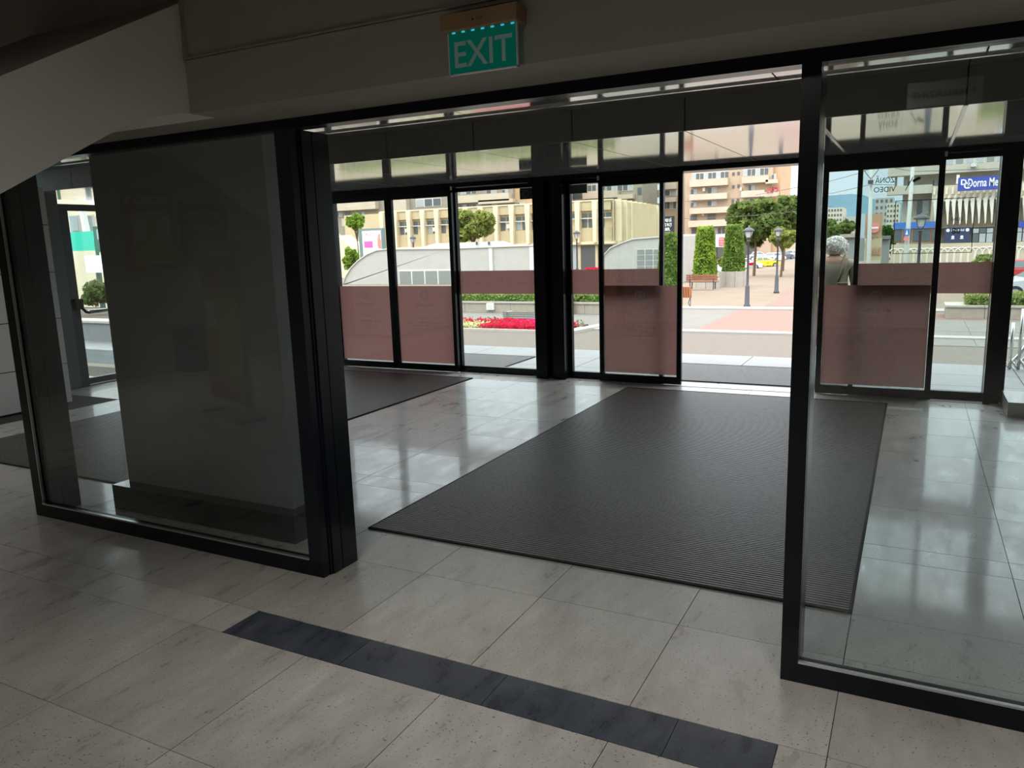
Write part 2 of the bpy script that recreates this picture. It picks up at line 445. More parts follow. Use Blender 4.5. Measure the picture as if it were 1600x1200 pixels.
struct('trim_1', B(-9.2, 1.95, YP-0.03, YP+0.05, 2.19, 2.235), 'black_frame', 'black top rail over the lobby screens and the opening', 'rail')

# ---- beam over the opening, with its panel moulding
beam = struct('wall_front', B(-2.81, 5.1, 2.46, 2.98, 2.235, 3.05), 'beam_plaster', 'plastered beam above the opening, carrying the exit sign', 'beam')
mm = MB()
mm.box(-2.805, 5.0, 2.452, 2.46, 2.437, 2.447); mm.box(-2.805, 5.0, 2.448, 2.46, 2.452, 2.458)
mm.build('moulding', 'beam_plaster', beam)
mm = MB(); mm.box(-2.805, -2.797, 2.452, 2.46, 2.447, 3.04); mm.box(-2.79, -2.784, 2.448, 2.46, 2.458, 3.04)
mm.build('moulding', 'beam_plaster', beam)
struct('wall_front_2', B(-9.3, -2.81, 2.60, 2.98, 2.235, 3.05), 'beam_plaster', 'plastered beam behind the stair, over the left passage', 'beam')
struct('wall_front_3', B(1.95, 5.1, 2.62, 2.98, 0, 2.235), 'lobby_wall', 'plain lobby wall at the right end of the glass screens', 'wall')
# ---- exit sign
ex = thing('exit_sign', 'green lit EXIT sign hung from a brass coloured box on the beam', 'sign', (-1.33, 2.43, 2.22))
B(-1.477, -1.187, 2.38, 2.458, 2.357, 2.412).build('lamp_box', 'brass_box', ex, bevel=0.003)
B(-1.46, -1.202, 2.405, 2.411, 2.222, 2.357).build('sign_plate', 'exit_green', ex)
MB().text('EXIT', (-1.331, 2.4035, 2.243), 0.118, bold=0.012, width=0.222).build('lettering', 'exit_letter', ex)
for k in range(7): B(-1.445+k*0.0375, -1.433+k*0.0375, 2.402, 2.4045, 2.352, 2.3568).build('led', 'led_cyan', ex)
mf = MB(); mf.box(-1.464, -1.46, 2.403, 2.413, 2.218, 2.357); mf.box(-1.202, -1.198, 2.403, 2.413, 2.218, 2.357); mf.box(-1.464, -1.198, 2.403, 2.413, 2.218, 2.222)
mf.build('plate_edge', 'clad_white', ex)
mf = MB(); mf.text('TEST', (-1.325, 2.3795, 2.378), 0.012, bold=0.01); mf.disc((-1.35, 2.3795, 2.381), 0.004, (1, 0, 0), (0, 0, 1), 10)
mf.build('test_button', 'printed_black', ex)

# ---- the stair on the left: sloping slab in white plaster, stone treads
st = thing('stair', 'white plastered stair slab sloping down on the left in front of the glass', 'stair', (-3.4, -1.8, 0), kind='structure')
prof = [(2.60, 2.235), (2.43, 2.235), (2.19, 2.180), (-1.79, 0.0), (-2.55, 0.0), (2.60, 2.755)]
MB().prism(prof, 'x', -4.05, -2.81).build('stair_slab', 'white_plaster', st)
for k in range(15):
    z = 0.17*(k+1); y = -2.35+z/0.536
    if y+0.3 > 2.6: break
    B(-4.0, -2.86, y, y+0.33, z-0.02, z+0.03).build('tread', 'lobby_stone', st)
# ---- lobby shell
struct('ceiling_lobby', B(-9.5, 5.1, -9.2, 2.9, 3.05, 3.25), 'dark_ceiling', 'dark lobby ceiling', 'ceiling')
struct('wall_back', B(-9.5, 5.1, -9.4, -9.1, 0, 3.05), 'lobby_wall', 'plain wall at the back of the lobby', 'wall')
struct('wall_right', B(5.1, 5.3, -9.4, 2.98, 0, 3.05), 'lobby_wall', 'plain wall on the right of the lobby', 'wall')
struct('wall_left', B(-9.5, -9.2, -9.4, 3.05, 0, 3.05), 'lobby_wall', 'plain lobby wall behind the stair, hung with posters', 'wall')
# unseen fill lamps added to brighten the lobby, before the opening and further back
def fill_lamp(x, y, label, power, cone=84, tilt=0):
    t = thing('fill_lamp', label, 'fill lamp', (x, y, 3.0), group='added lobby fill lamps')
    MB().lathe([(0.10, 3.03), (0.13, 3.03), (0.13, 3.06), (0.10, 3.06)], (x, y, 0), 24).build('lamp_ring', 'white_paint', t)
    MB().lathe([(0.095, 3.038), (0.095, 3.05)], (x, y, 0), 24).build('diffuser', 'fill_glow', t)
    l = bpy.data.lights.new('fill_spot', 'SPOT'); l.shadow_soft_size = 0.1; l.energy = power; l.color = (1.0, 0.96, 0.90); l.spot_size = math.radians(cone); l.spot_blend = 1.0
    o = bpy.data.objects.new('fill_spot', l); COL.objects.link(o); o.parent = t; o.location = (0, 0, 0.02); o.rotation_euler = (math.radians(tilt), 0, 0)
FILL_W = 48
for k, x in enumerate((-6.6, -2.2, -1.0, 0.2, 1.4, 2.8)):
    fill_lamp(x, 1.7, ('added fill lamp before the left passage', 'added fill lamp just right of the stair', 'added fill lamp left of the middle of the opening', 'added fill lamp before the right screen', 'second added fill lamp before the right screen', 'added fill lamp nearest the right wall')[k], FILL_W, 110 if k == 0 else 56, 0 if k == 0 else 15)
fill_lamp(-7.6, -0.6, "added fill lamp before the poster wall", 60, 110)
for k, x in enumerate((-6.0, -1.5, 3.0)):
    fill_lamp(x, -3.6, ('rear added fill lamp on the poster side', 'rear added fill lamp in the middle', 'rear added fill lamp on the right')[k], 90, 165)
fill_lamp(-0.9, -0.4, 'wide added fill lamp right above the viewer', 135, 170)  # added to brighten the stair face and the beam

# ---- entrance hall ceiling: gloss panels at 2.35 with a raised trough between
ceil = struct('ceiling', MB().box(-10.2, 2.2, 2.98, 8.9, 2.64, 2.8), 'dark_ceiling', 'gloss panel ceiling of the entrance hall with a raised trough', 'ceiling')
JX = [-1.50+0.861*k for k in range(-10, 5)]
for i in range(len(JX)-1):
    a, b = JX[i]+0.004, JX[i+1]-0.004
    B(a, b, 2.99, 4.10, 2.385, 2.397).build('ceiling_panel', 'ceiling_gloss', ceil)
    B(a, b, 4.10, 5.62, 2.608, 2.62).build('shaded_trough_panel', 'shaded_trough_panel', ceil)
    B(a, b, 5.62, 5.632, 2.385, 2.608).build('trough_face', 'shaded_trough_panel', ceil)
    B(a, b, 4.088, 4.10, 2.397, 2.608).build('trough_face', 'shaded_trough_panel', ceil)
    B(a, b, 5.634, 8.64, 2.385, 2.397).build('ceiling_panel', 'ceiling_gloss', ceil)
for xx in (-0.639, 0.222):
    B(xx-0.012, xx+0.012, 5.61, 8.4, 2.377, 2.385).build('joint_profile', 'aluminium', ceil)
B(-9.6, 2.1, 4.075, 4.10, 2.376, 2.385).build('edge_profile', 'aluminium', ceil)
# ---- facade and side walls
t = thing('fill_lamp', 'added fill lamp over the left passage of the entrance hall', 'fill lamp', (-7.65, 3.45, 2.36), group='added lobby fill lamps')  # lamp added out of view to brighten the clad pier
MB().lathe([(0.10, 2.372), (0.13, 2.372), (0.13, 2.386), (0.10, 2.386)], (-7.65, 3.45, 0), 24).build('lamp_ring', 'white_paint', t)
MB().lathe([(0.095, 2.378), (0.095, 2.3845)], (-7.65, 3.45, 0), 24).build('diffuser', 'fill_glow', t)
l = bpy.data.lights.new('fill_spot', 'SPOT'); l.shadow_soft_size = 0.1; l.energy = 42; l.color = (1.0, 0.97, 0.93); l.spot_size = math.radians(150); l.spot_blend = 1.0
o = bpy.data.objects.new('fill_spot', l); COL.objects.link(o); o.parent = t; o.location = (0, 0, 0.008)
struct('wall_facade', B(-12.5, 7, 8.64, 9.0, 2.39, 3.9), 'clad_white', 'building facade above the sliding doors', 'wall')
struct('wall_right_2', B(2.0, 2.3, 2.98, 8.64, 0, 2.6), 'lobby_wall', 'side wall at the right end of the entrance hall', 'wall')
struct('wall_facade_2', B(2.0, 7, 8.64, 8.9, 0, 2.39), 'clad_white', 'facade wall right of the door front', 'wall')
# clad pier on the left
pier = struct('wall_left_2', B(-9.5, -8.45, 2.98, 5.28, 0, 2.385), 'grout', 'white clad pier at the left end of the entrance hall', 'pier')
for z0, z1 in ((0.02, 0.455), (0.465, 0.965), (0.975, 1.475), (1.485, 1.985), (1.995, 2.38)):
    B(-8.45, -8.425, 2.99, 4.15, z0, z1).build('cladding_panel', 'clad_white', pier)
    B(-8.45, -8.425, 4.158, 5.31, z0, z1).build('cladding_panel', 'clad_white', pier)
    B(-9.5, -8.452, 5.28, 5.305, z0, z1).build('cladding_panel', 'clad_white', pier)
struct('wall_left_3', B(-9.6, -9.4, 5.3, 5.98, 0, 2.385), 'grey_frame', 'grey wall strip between the clad pier and the side door', 'wall')
struct('wall_left_4', B(-9.6, -9.3, 7.2, 8.64, 0, 2.385), 'clad_white', 'white wall strip beyond the side door', 'wall')
struct('wall_left_5', B(-9.6, -8.3, 8.45, 8.64, 0, 2.385), 'clad_white', 'white wall strip left of the door front', 'wall')
sd = thing('door_1', 'grey framed glass side door with a push bar behind the clad pier', 'door', (-9.4, 6.6, 0), kind='structure')
B(-9.47, -9.33, 5.86, 6.03, 0, 2.385).build('door_jamb', 'grey_frame', sd)
B(-9.43, -9.37, 6.03, 6.17, 0.0, 2.28).build('stile', 'dark_grey_frame', sd)
B(-9.43, -9.37, 7.06, 7.2, 0.0, 2.28).build('stile', 'dark_grey_frame', sd)
B(-9.43, -9.37, 6.17, 7.06, 0.015, 0.09).build('bottom_rail', 'dark_grey_frame', sd)
B(-9.43, -9.37, 6.17, 7.06, 2.2, 2.28).build('top_rail', 'dark_grey_frame', sd)
B(-9.405, -9.395, 6.17, 7.06, 0.09, 2.2).build('pane', 'clear_glass', sd)
pb = MB().box(-9.37, -9.32, 6.09, 6.19, 0.98, 1.11); pb.tube([(-9.34, 6.15, 1.02), (-9.30, 6.2, 0.94), (-9.29, 6.24, 0.93)], 0.018)
pb.build('bar_bracket', 'printed_black', sd)
MB().tube([(-9.29, 6.23, 0.94), (-9.29, 7.0, 0.94)], 0.026, 10).build('push_bar', 'aluminium', sd, smooth=True)
# stone step at the right end
step = struct('trim_5', B(0.80, 2.0, 7.88, 8.44, 0, 0.13), 'lobby_stone', 'stone step at the right end of the door front', 'step')

# ---- grey pillar behind the left screen
pil = thing('pillar', 'tall grey clad pillar on a black granite plinth behind the left screen', 'pillar', (-3.8, 3.3, 0), kind='structure')
B(-4.60, -3.03, 3.085, 3.58, 0, 0.165).build('plinth', 'black_granite', pil, bevel=0.003)
B(-4.56, -3.12, 3.185, 3.285, 0.165, 2.385).build('cladding_panel', 'pillar_grey', pil)
B(-4.56, -3.12, 3.297, 3.43, 0.165, 2.385).build('cladding_panel', 'pillar_grey', pil)
B(-4.54, -3.135, 3.28, 3.30, 0.165, 2.385).build('core', 'grout', pil)

# ---- door front: header, posts, sliding leaves, fixed lights
hd = struct('trim_2', B(-8.3, 2.0, 8.36, 8.64, 2.333, 2.385), 'black_frame', 'black door operator header along the door front', 'header')
hb = MB()
for xx in (-5.13, -3.2, 0.2, -0.9): hb.box(xx-0.012, xx+0.012, 8.345, 8.36, 2.30, 2.345)
hb.build('end_bracket', 'aluminium', hd)
B(-5.1, -4.1, 8.40, 8.42, 2.326, 2.333).build('light_gap', 'aluminium', hd)
cp = MB(); cp.box(-4.04, -3.89, 8.38, 8.64, 0, 2.333); cp.box(-3.81, -3.66, 8.38, 8.64, 0, 2.333); cp.box(-3.9, -3.8, 8.46, 8.6, 0, 2.333)
struct('trim_3', cp, 'black_frame', 'thick black double post between the two door sets', 'post')
rp = MB(); rp.box(0.645, 0.70, 8.38, 8.64, 0, 2.333); rp.box(0.70, 0.775, 8.42, 8.64, 0, 2.333)
struct('trim_4', rp, 'black_frame', 'black post at the right end of the open door set', 'post')
LX = Vector((-1, 0, 0))      # lettering reads from outside, so it is reversed from the hall
def divino_logo(mb, x, y, z, r):
    mb.ring((x, y, z), r*0.86, r, (1, 0, 0), (0, 0, 1))
    mb.text('P', (x, y, z-r*0.42), r*1.15, LX, bold=0.0)
    mb.box(x-r*0.35, x+r*0.12, y-0.0002, y+0.0002, z-r*0.6, z-r*0.5)
def leaf(n, x0, x1, y, label, film=True, hsign=1):
    t = thing('door_%d' % n, label, 'door leaf', ((x0+x1)/2, y, 0), kind='structure')
    B(x0, x0+0.052, y-0.022, y+0.022, 0.01, 2.333).build('stile', 'black_frame', t)
    B(x1-0.052, x1, y-0.022, y+0.022, 0.01, 2.333).build('stile', 'black_frame', t)
    B(x0+0.052, x1-0.052, y-0.022, y+0.022, 0.01, 0.095).build('bottom_rail', 'black_frame', t)
    B(x0+0.052, x1-0.052, y-0.022, y+0.022, 2.235, 2.333).build('top_rail', 'black_frame', t)
    B(x0+0.052, x1-0.052, y-0.005, y+0.005, 0.095, 2.235).build('pane', 'clear_glass', t)
    if film:
        f = B(x0+0.056, x1-0.056, y+0.0056, y+0.0066, 0.11, 1.12).build('film', 'red_film', t)
        xc = (x0+x1)/2; p = MB(); yy = y-0.0058
        divino_logo(p, xc, yy, 1.00, 0.062)
        p.text('DI.VINO', (xc, yy, 0.855), 0.062, LX, bold=0.004, width=0.30)
        p.text('WINE & DELI', (xc, yy, 0.828), 0.014, LX)
        p.text('wine & more', (xc, yy, 0.70), 0.046, LX)
        p.text('VINURI • DISTILATE • TRABUCURI', (xc, yy, 0.632), 0.036, LX, bold=0.004, width=0.62)
        p.text('SALUMERIE • BRANZETURI', (xc, yy, 0.585), 0.036, LX, bold=0.004, width=0.50)
        p.text('PRODUSE GOURMET', (xc, yy, 0.538), 0.036, LX, bold=0.004, width=0.38)
        p.build('lettering', 'print_light', t)
    return t
def fixed(n, x0, x1, y, label, band=(1.015, 1.305), logo=True, cat='window'):
    t = thing('window_%d' % n, label, cat, ((x0+x1)/2, y, 0), kind='structure')
    B(x0, x0+0.045, y-0.03, y+0.03, 0.0, 2.333).build('stile', 'black_frame', t)
    B(x1-0.045, x1, y-0.03, y+0.03, 0.0, 2.333).build('stile', 'black_frame', t)
    B(x0+0.045, x1-0.045, y-0.03, y+0.03, 0.0, 0.085).build('bottom_rail', 'black_frame', t)
    B(x0+0.045, x1-0.045, y-0.03, y+0.03, 2.285, 2.333).build('top_rail', 'black_frame', t)
    B(x0+0.045, x1-0.045, y-0.005, y+0.005, 0.085, 2.285).build('pane', 'clear_glass', t)
    if band:
        f = B(x0+0.046, x1-0.046, y+0.0056, y+0.0066, *band).build('film', 'red_film', t)
        xc = (x0+x1)/2+0.05; p = MB(); yy = y-0.0058; zc = (band[0]+band[1])/2
        divino_logo(p, xc, yy, zc+0.035, 0.04)
        p.text('DI.VINO', (xc, yy, zc-0.055), 0.03, LX, width=0.12)
        p.text('WINE & DELI', (xc-0.3, yy, zc-0.02), 0.024, LX, bold=0.004, width=0.2)
        p.text('vinuri distilate', (xc+0.28, yy, zc-0.005), 0.02, LX, width=0.24)
        p.build('lettering', 'print_light', t)
    return t
YL, YX = 8.455, 8.545
leaf(2, -7.13, -6.165, YL, 'closed sliding leaf with red film, left of the two meeting leaves')
leaf(3, -6.155, -5.19, YL, 'closed sliding leaf with red film, next to the double post side light')
fixed(3, -8.29, -7.12, YX, 'side light at the far left of the closed door set')
fr3 = fixed(4, -5.22, -4.045, YX, 'side light with a red band left of the black double post')
B(-4.26, -4.10, 8.50, 8.53, 2.15, 2.28).build('camera_box', 'printed_black', fr3)
MB().ring((-4.18, 8.498, 2.21), 0.035, 0.045, (1, 0, 0), (0, 0, 1)).build('camera_ring', 'grey_frame', fr3)
leaf(4, -3.235, -2.265, YL, 'opened sliding leaf with red film, left of the open doorway')
fr5 = fixed(5, -3.66, -2.50, YX, 'side light with a red band right of the black double post')
B(-3.62, -3.40, 8.51, 8.52, 2.18, 2.28).build('notice', 'grey_frame', fr5)
lf = leaf(5, -0.855, 0.205, YL, 'opened sliding leaf with red film, behind the right glass screen')
fr6 = fixed(6, -0.545, 0.69, YX, 'side light with a red band at the right end of the open doors', band=(1.035, 1.33))
# camera surveillance notice: reversed words and outline on the leaf
p = MB(); yy = YL-0.0058
p.text('ZONĂ', (-0.30, yy, 2.10), 0.075, LX, bold=0.003, width=0.17)
p.text('VIDEO', (-0.30, yy, 2.015), 0.07, LX, bold=0.003, width=0.19)
p.tube([(-0.12, yy, 2.02), (-0.06, yy, 2.14)], 0.004, 6); p.tube([(-0.06, yy, 2.10), (0.0, yy, 2.13)], 0.014, 6)
p.build('notice_print', 'printed_black', lf)
p = MB(); yy = YX-0.0058
def outline(mb, x0, x1, z0, z1, y, t=0.006):
    mb.box(x0, x1, y-0.0003, y, z0, z0+t).box(x0, x1, y-0.0003, y, z1-t, z1).box(x0, x0+t, y-0.0003, y, z0, z1).box(x1-t, x1, y-0.0003, y, z0, z1)
outline(p, -0.2, 0.47, 1.42, 1.93, yy)
p.text('08', (0.33, yy, 1.60), 0.075, LX, bold=0.006)
p.text('LUNI', (0.33, yy, 1.72), 0.045, LX)
p.build('notice_print', 'printed_black', fr6)
fixed(7, 0.775, 2.0, YX, 'clear glazed light above the stone step at the right', band=None)
# threshold between the posts
struct('trim_6', B(-8.3, 2.0, 8.40, 8.64, -0.02, 0.004), 'lobby_stone', 'stone door track along the threshold', 'threshold')

# ---- things behind the viewer that the glass screens mirror
def flatart(t, rows, x, flip):  # coloured print patches on a plate facing +X
    for y0, y1, z0, z1, mt, nm in rows:
        B(x, x+0.003, y0, y1, z0, z1).build(nm, mt, t)
pm('poster_red', (0.45, 0.04, 0.03), 0.5); pm('poster_yellow', (0.60, 0.48, 0.03), 0.5); pm('poster_orange', (0.55, 0.22, 0.03), 0.5)
pm('poster_white', (0.8, 0.8, 0.78), 0.5); pm('poster_black', (0.02, 0.02, 0.02), 0.5); pm('poster_wine', (0.12, 0.02, 0.02), 0.5)
t = thing('promo_poster', 'red and yellow PROMO poster on the wall, mirrored in the left screen', 'poster', (-9.2, -1.5, 1.42))
B(-9.188, -9.18, -1.9, -1.1, 1.42, 2.5).build('poster_sheet', 'poster_red', t)
B(-9.18, -9.177, -1.84, -1.25, 1.5, 2.2).build('print_field', 'poster_yellow', t)
B(-9.177, -9.174, -1.84, -1.64, 1.85, 2.12).build('print_field', 'poster_white', t)
B(-9.177, -9.174, -1.45, -1.32, 1.85, 2.10).build('print_field', 'poster_white', t)
MB().text('PROMO %', (-9.178, -1.5, 2.3), 0.15, (0, 1, 0), bold=0.01, width=0.66).build('lettering', 'poster_white', t)
t = thing('menu_poster', 'dark poster beside the PROMO poster, mirrored in the left screen', 'poster', (-9.2, -2.4, 1.42))
B(-9.188, -9.18, -2.85, -2.0, 1.45, 2.35).build('poster_sheet', 'poster_wine', t)
for k in range(4):
    for c in (-2.25, -2.6): MB().text('MENIU', (-9.178, c, 2.15-k*0.2), 0.09, (0, 1, 0)).build('lettering', 'poster_white', t)
t = thing('display_stand', 'freestanding frame with a red and yellow poster on the lobby floor', 'display stand', (-6.05, 0.2, 0), rotz=math.radians(20), local=True)
B(-0.5, 0.5, -0.015, 0.015, 0.03, 1.75).build('frame', 'aluminium', t)
B(-0.46, 0.46, 0.015, 0.02, 0.16, 1.71).build('poster_sheet', 'poster_orange', t)
B(-0.46, 0.46, 0.02, 0.023, 1.3, 1.6).build('print_field', 'poster_red', t)
B(-0.46, 0.46, 0.02, 0.023, 0.16, 0.30).build('print_field', 'poster_red', t)
B(-0.1, 0.4, 0.02, 0.023, 0.4, 1.2).build('print_field', 'poster_yellow', t)
B(-0.4, -0.15, 0.02, 0.023, 0.9, 1.15).build('print_field', 'poster_white', t)
MB().text('PROMO', (0, 0.024, 1.62), 0.09, LX, bold=0.01, width=0.6).build('lettering', 'poster_white', t)
for s in (-0.42, 0.42): B(s-0.03, s+0.03, -0.14, 0.14, 0, 0.03).build('foot', 'poster_black', t)
t = thing('litter_bin', 'black square litter bin against the poster wall', 'bin', (-9.0, -1.95, 0))
MB().frustum(-9.19, -8.81, -2.2, -1.7, 0.0, -9.19, -8.79, -2.22, -1.68, 0.62).build('bin_body', 'poster_black', t)
B(-9.19, -8.78, -2.23, -1.67, 0.62, 0.66).build('bin_rim', 'grey_frame', t)
t = thing('hanging_sign', 'hanging grey sign reading MAGAZINE, mirrored in the right screen', 'sign', (0.12, -1.0, 2.53))
B(-0.12, 0.36, -1.01, -0.99, 2.53, 2.705).build('sign_plate', 'poster_white', t)
MB().text('MAGAZINE', (0.09, -0.9888, 2.59), 0.065, LX, bold=0.012, width=0.36).build('lettering', 'poster_black', t)
MB().add([(0.33, -0.9888, 2.615), (0.30, -0.9888, 2.64), (0.30, -0.9888, 2.59)], [(0, 1, 2)]).build('arrow', 'poster_black', t)
for xx in (-0.06, 0.3): MB().tube([(xx, -1, 2.705), (xx, -1, 3.05)], 0.003, 6).build('hanger', 'aluminium', t)
portal((-3.15, 8.66, 1.1), 10.4, 2.25, (math.radians(-90), 0, 0))
portal((-9.62, 6.6, 1.1), 2.25, 1.0, (0, math.radians(-90), 0))

# ================================================================== OUTSIDE
pm('apron_stone', (0.221, 0.221, 0.221), 0.45, noise=0.08, scale=2.5)
pm('tan_asphalt', (0.132, 0.110, 0.090), 0.9, noise=0.12, scale=9)
pm('white_kerb', (0.312, 0.298, 0.274), 0.8, noise=0.06)
pm('beige_paving', (0.194, 0.148, 0.104), 0.9, noise=0.1, scale=0.9)
pm('grey_paving', (0.162, 0.154, 0.136), 0.9, noise=0.08, scale=1.2)
brickmat('red_paving', (0.215, 0.115, 0.09), (0.18, 0.10, 0.08), (0.20, 0.15, 0.12), 4.0)
pm('street_asphalt', (0.163, 0.163, 0.170), 0.9, noise=0.08, scale=2)
pm('planter_stone', (0.333, 0.289, 0.237), 0.85, noise=0.12, scale=6)
pm('light_stone', (0.390, 0.359, 0.315), 0.85, noise=0.08, scale=4)
pm('grey_concrete', (0.189, 0.195, 0.195), 0.85, noise=0.12, scale=5)
pm('bench_wood', (0.266, 0.104, 0.059), 0.6, noise=0.15, scale=12)
pm('bench_grey', (0.148, 0.155, 0.141), 0.7, noise=0.1)
pm('bin_wood', (0.311, 0.111, 0.044), 0.6, noise=0.15, scale=14)
pm('cast_iron', (0.055, 0.055, 0.07), 0.5)
pm('lamp_cover', (0.55, 0.56, 0.55), 0.3)
pm('pavilion_white', (0.459, 0.444, 0.422), 0.7, noise=0.06, scale=1.2)
pm('pavilion_trim', (0.629, 0.622, 0.607), 0.6)
pm('shutter_grey', (0.222, 0.237, 0.229), 0.5, noise=0.08)
pm('office_beige', (0.575, 0.463, 0.288), 0.85, noise=0.07, scale=0.6)
pm('office_pier', (0.750, 0.637, 0.450), 0.8, noise=0.05, scale=0.6)
pm('office_panel', (0.525, 0.425, 0.269), 0.85, noise=0.08, scale=0.8)
pm('win_dark', (0.10, 0.11, 0.11), 0.15, spec=0.7)
pm('win_pale', (0.370, 0.400, 0.407), 0.2, spec=0.6)
pm('win_frame', (0.592, 0.585, 0.555), 0.6)
pm('shop_dark', (0.09, 0.09, 0.085), 0.4)
pm('flat_tan', (0.444, 0.340, 0.244), 0.85, noise=0.08, scale=0.3)
pm('flat_grey', (0.311, 0.274, 0.222), 0.85, noise=0.08, scale=0.3)
pm('flat_orange', (0.533, 0.355, 0.207), 0.85, noise=0.06, scale=0.3)
pm('balcony_cream', (0.518, 0.444, 0.348), 0.85, noise=0.08, scale=0.5)
pm('clinic_stone', (0.560, 0.480, 0.360), 0.85, noise=0.12, scale=0.7)
pm('clinic_grey', (0.480, 0.450, 0.370), 0.85, noise=0.08, scale=0.5)
pm('clinic_fin', (0.750, 0.700, 0.610), 0.7)
pm('sign_blue', (0.045, 0.07, 0.36), 0.4)
pm('fascia_blue', (0.05, 0.16, 0.50), 0.5)
pm('navy_panel', (0.03, 0.04, 0.10), 0.4)
pm('sign_white', (0.85, 0.85, 0.86), 0.5)
pm('ad_pink', (0.75, 0.12, 0.42), 0.5); pm('ad_coral', (0.75, 0.25, 0.22), 0.5)
pm('sign_red', (0.62, 0.05, 0.06), 0.5)
pm('billboard_grey', (0.163, 0.222, 0.215), 0.5)
pm('totem_tan', (0.429, 0.259, 0.163), 0.6); pm('totem_cream', (0.503, 0.414, 0.266), 0.6); pm('totem_pale', (0.407, 0.488, 0.533), 0.5)
pm('pole_white', (0.488, 0.488, 0.459), 0.5)
pm('tram_wire', (0.09, 0.09, 0.1), 0.6)
pm('bark', (0.13, 0.09, 0.06), 0.9, noise=0.2, scale=8)
pm('soil', (0.10, 0.07, 0.05), 1.0)
leafmat('leaf_lime', (0.13, 0.23, 0.03), (0.33, 0.46, 0.08), 1.6)
leafmat('leaf_green', (0.055, 0.09, 0.025), (0.22, 0.29, 0.09), 0.7)
leafmat('leaf_yellow', (0.14, 0.19, 0.04), (0.40, 0.43, 0.13), 0.9)
leafmat('leaf_dark', (0.03, 0.085, 0.02), (0.12, 0.24, 0.05), 0.9)
leafmat('leaf_thuja', (0.10, 0.19, 0.035), (0.26, 0.36, 0.09), 2.2)
leafmat('leaf_hedge', (0.10, 0.15, 0.03), (0.42, 0.46, 0.17), 9.0)
leafmat('petal_red', (0.55, 0.015, 0.03), (0.75, 0.03, 0.12), 3.0)
leafmat('petal_pink', (0.72, 0.03, 0.25), (0.80, 0.08, 0.36), 3.0)
leafmat('petal_cream', (0.62, 0.60, 0.25), (0.80, 0.76, 0.50), 4.0)
pm('forest_haze_blue', (0.055, 0.125, 0.165), 1.0, noise=0.15, scale=0.01)  # aerial haze put into the forest colour as a blue tint
pm('far_cream', (0.577, 0.533, 0.444), 0.9); pm('far_grey', (0.370, 0.385, 0.370), 0.9)
pm('net_green', (0.03, 0.55, 0.38), 0.7); pm('frame_green', (0.02, 0.11, 0.06), 0.6)
pm('steel', (0.72, 0.72, 0.70), 0.22, metal=1.0)
pm('tyre', (0.02, 0.02, 0.02), 0.8); pm('hub', (0.45, 0.45, 0.46), 0.35, metal=0.8)
pm('car_glass', (0.10, 0.13, 0.15), 0.08, spec=0.8)
pm('taxi_yellow', (0.85, 0.70, 0.01), 0.3, coat=0.5); pm('car_white', (0.80, 0.81, 0.82), 0.3, coat=0.5)
pm('car_silver', (0.45, 0.48, 0.52), 0.3, coat=0.5); pm('car_dark', (0.06, 0.07, 0.09), 0.3, coat=0.5); pm('car_red', (0.45, 0.03, 0.03), 0.3, coat=0.5)
pm('lamp_red', (0.5, 0.02, 0.02), 0.3)
pm('skin', (0.62, 0.36, 0.26), 0.55); pm('hair_white', (0.90, 0.88, 0.84), 0.8, noise=0.15, scale=60, bump=0.6, bscale=70)
pm('blouse', (0.36, 0.31, 0.25), 0.9, noise=0.1, scale=14, bump=0.25, bscale=18)
pm('skirt_crimson', (0.36, 0.02, 0.06), 0.85); pm('bag_khaki', (0.20, 0.17, 0.09), 0.6); pm('shoe_dark', (0.03, 0.025, 0.02), 0.5)
pm('bag_blue', (0.45, 0.58, 0.72), 0.6)

# ---- ground, from the doors outwards
apron = struct('apron', B(-18, 7, 8.64, 10.85, -0.25, -0.012), 'grey_concrete', 'light stone landing outside the doors', 'paving')
xa = -17.9
while xa < 6.8:
    for y0, y1 in ((8.65, 9.32), (9.328, 10.04), (10.048, 10.84)):
        B(xa, xa+0.99, y0, y1, -0.05, 0.0).build('paving_slab', 'apron_stone', apron)
    xa += 1.0
ribbed_mat(-2.80, -0.16, 8.72, 9.95, 0.003, 'short dark ribbed mat outside the open doorway')
ribbed_mat(-7.44, -4.80, 8.80, 9.95, 0.003, 'short dark ribbed mat outside the closed doors')
stp = thing('outdoor_steps', 'stone steps down from the landing to the square', 'steps', (-5, 10.85, PZ), kind='structure')
for k in range(9):
    B(-10, 7, 10.85+0.34*k, 10.85+0.34*(k+1), PZ-0.2, -0.15*(k+1)-0.0).build('step', 'apron_stone', stp)
def kerbY(py): return gp(1150, py).y
Y1, Y2, Y3, Y4, Y5 = 13.9, kerbY(522), kerbY(519), kerbY(484), kerbY(480.5)
struct('ground_1', B(-60, 60, Y1, Y2, PZ-0.3, PZ), 'tan_asphalt', 'tan asphalt drive across the square', 'ground')
struct('ground_2', B(-60, 60, Y2, Y3, PZ-0.3, PZ+0.06), 'white_kerb', 'pale kerb along the tan drive', 'kerb')
xs_ = gp(1120, 500).x
struct('ground_3', B(xs_, 60, Y3, Y4, PZ-0.3, PZ), 'red_paving', 'red brick paving between the two pale kerbs', 'ground')
struct('ground_4', B(-60, xs_, Y3, Y4, PZ-0.3, PZ-0.002), 'grey_paving', 'grey beige paving around the flower bed', 'ground')
struct('ground_5', B(-60, 60, Y4, Y5, PZ-0.3, PZ+0.05), 'white_kerb', 'pale kerb line beyond the red paving', 'kerb')
struct('ground_6', B(-90, 60, Y5, 45, PZ-0.3, PZ), 'beige_paving', 'beige paving of the open square', 'ground')
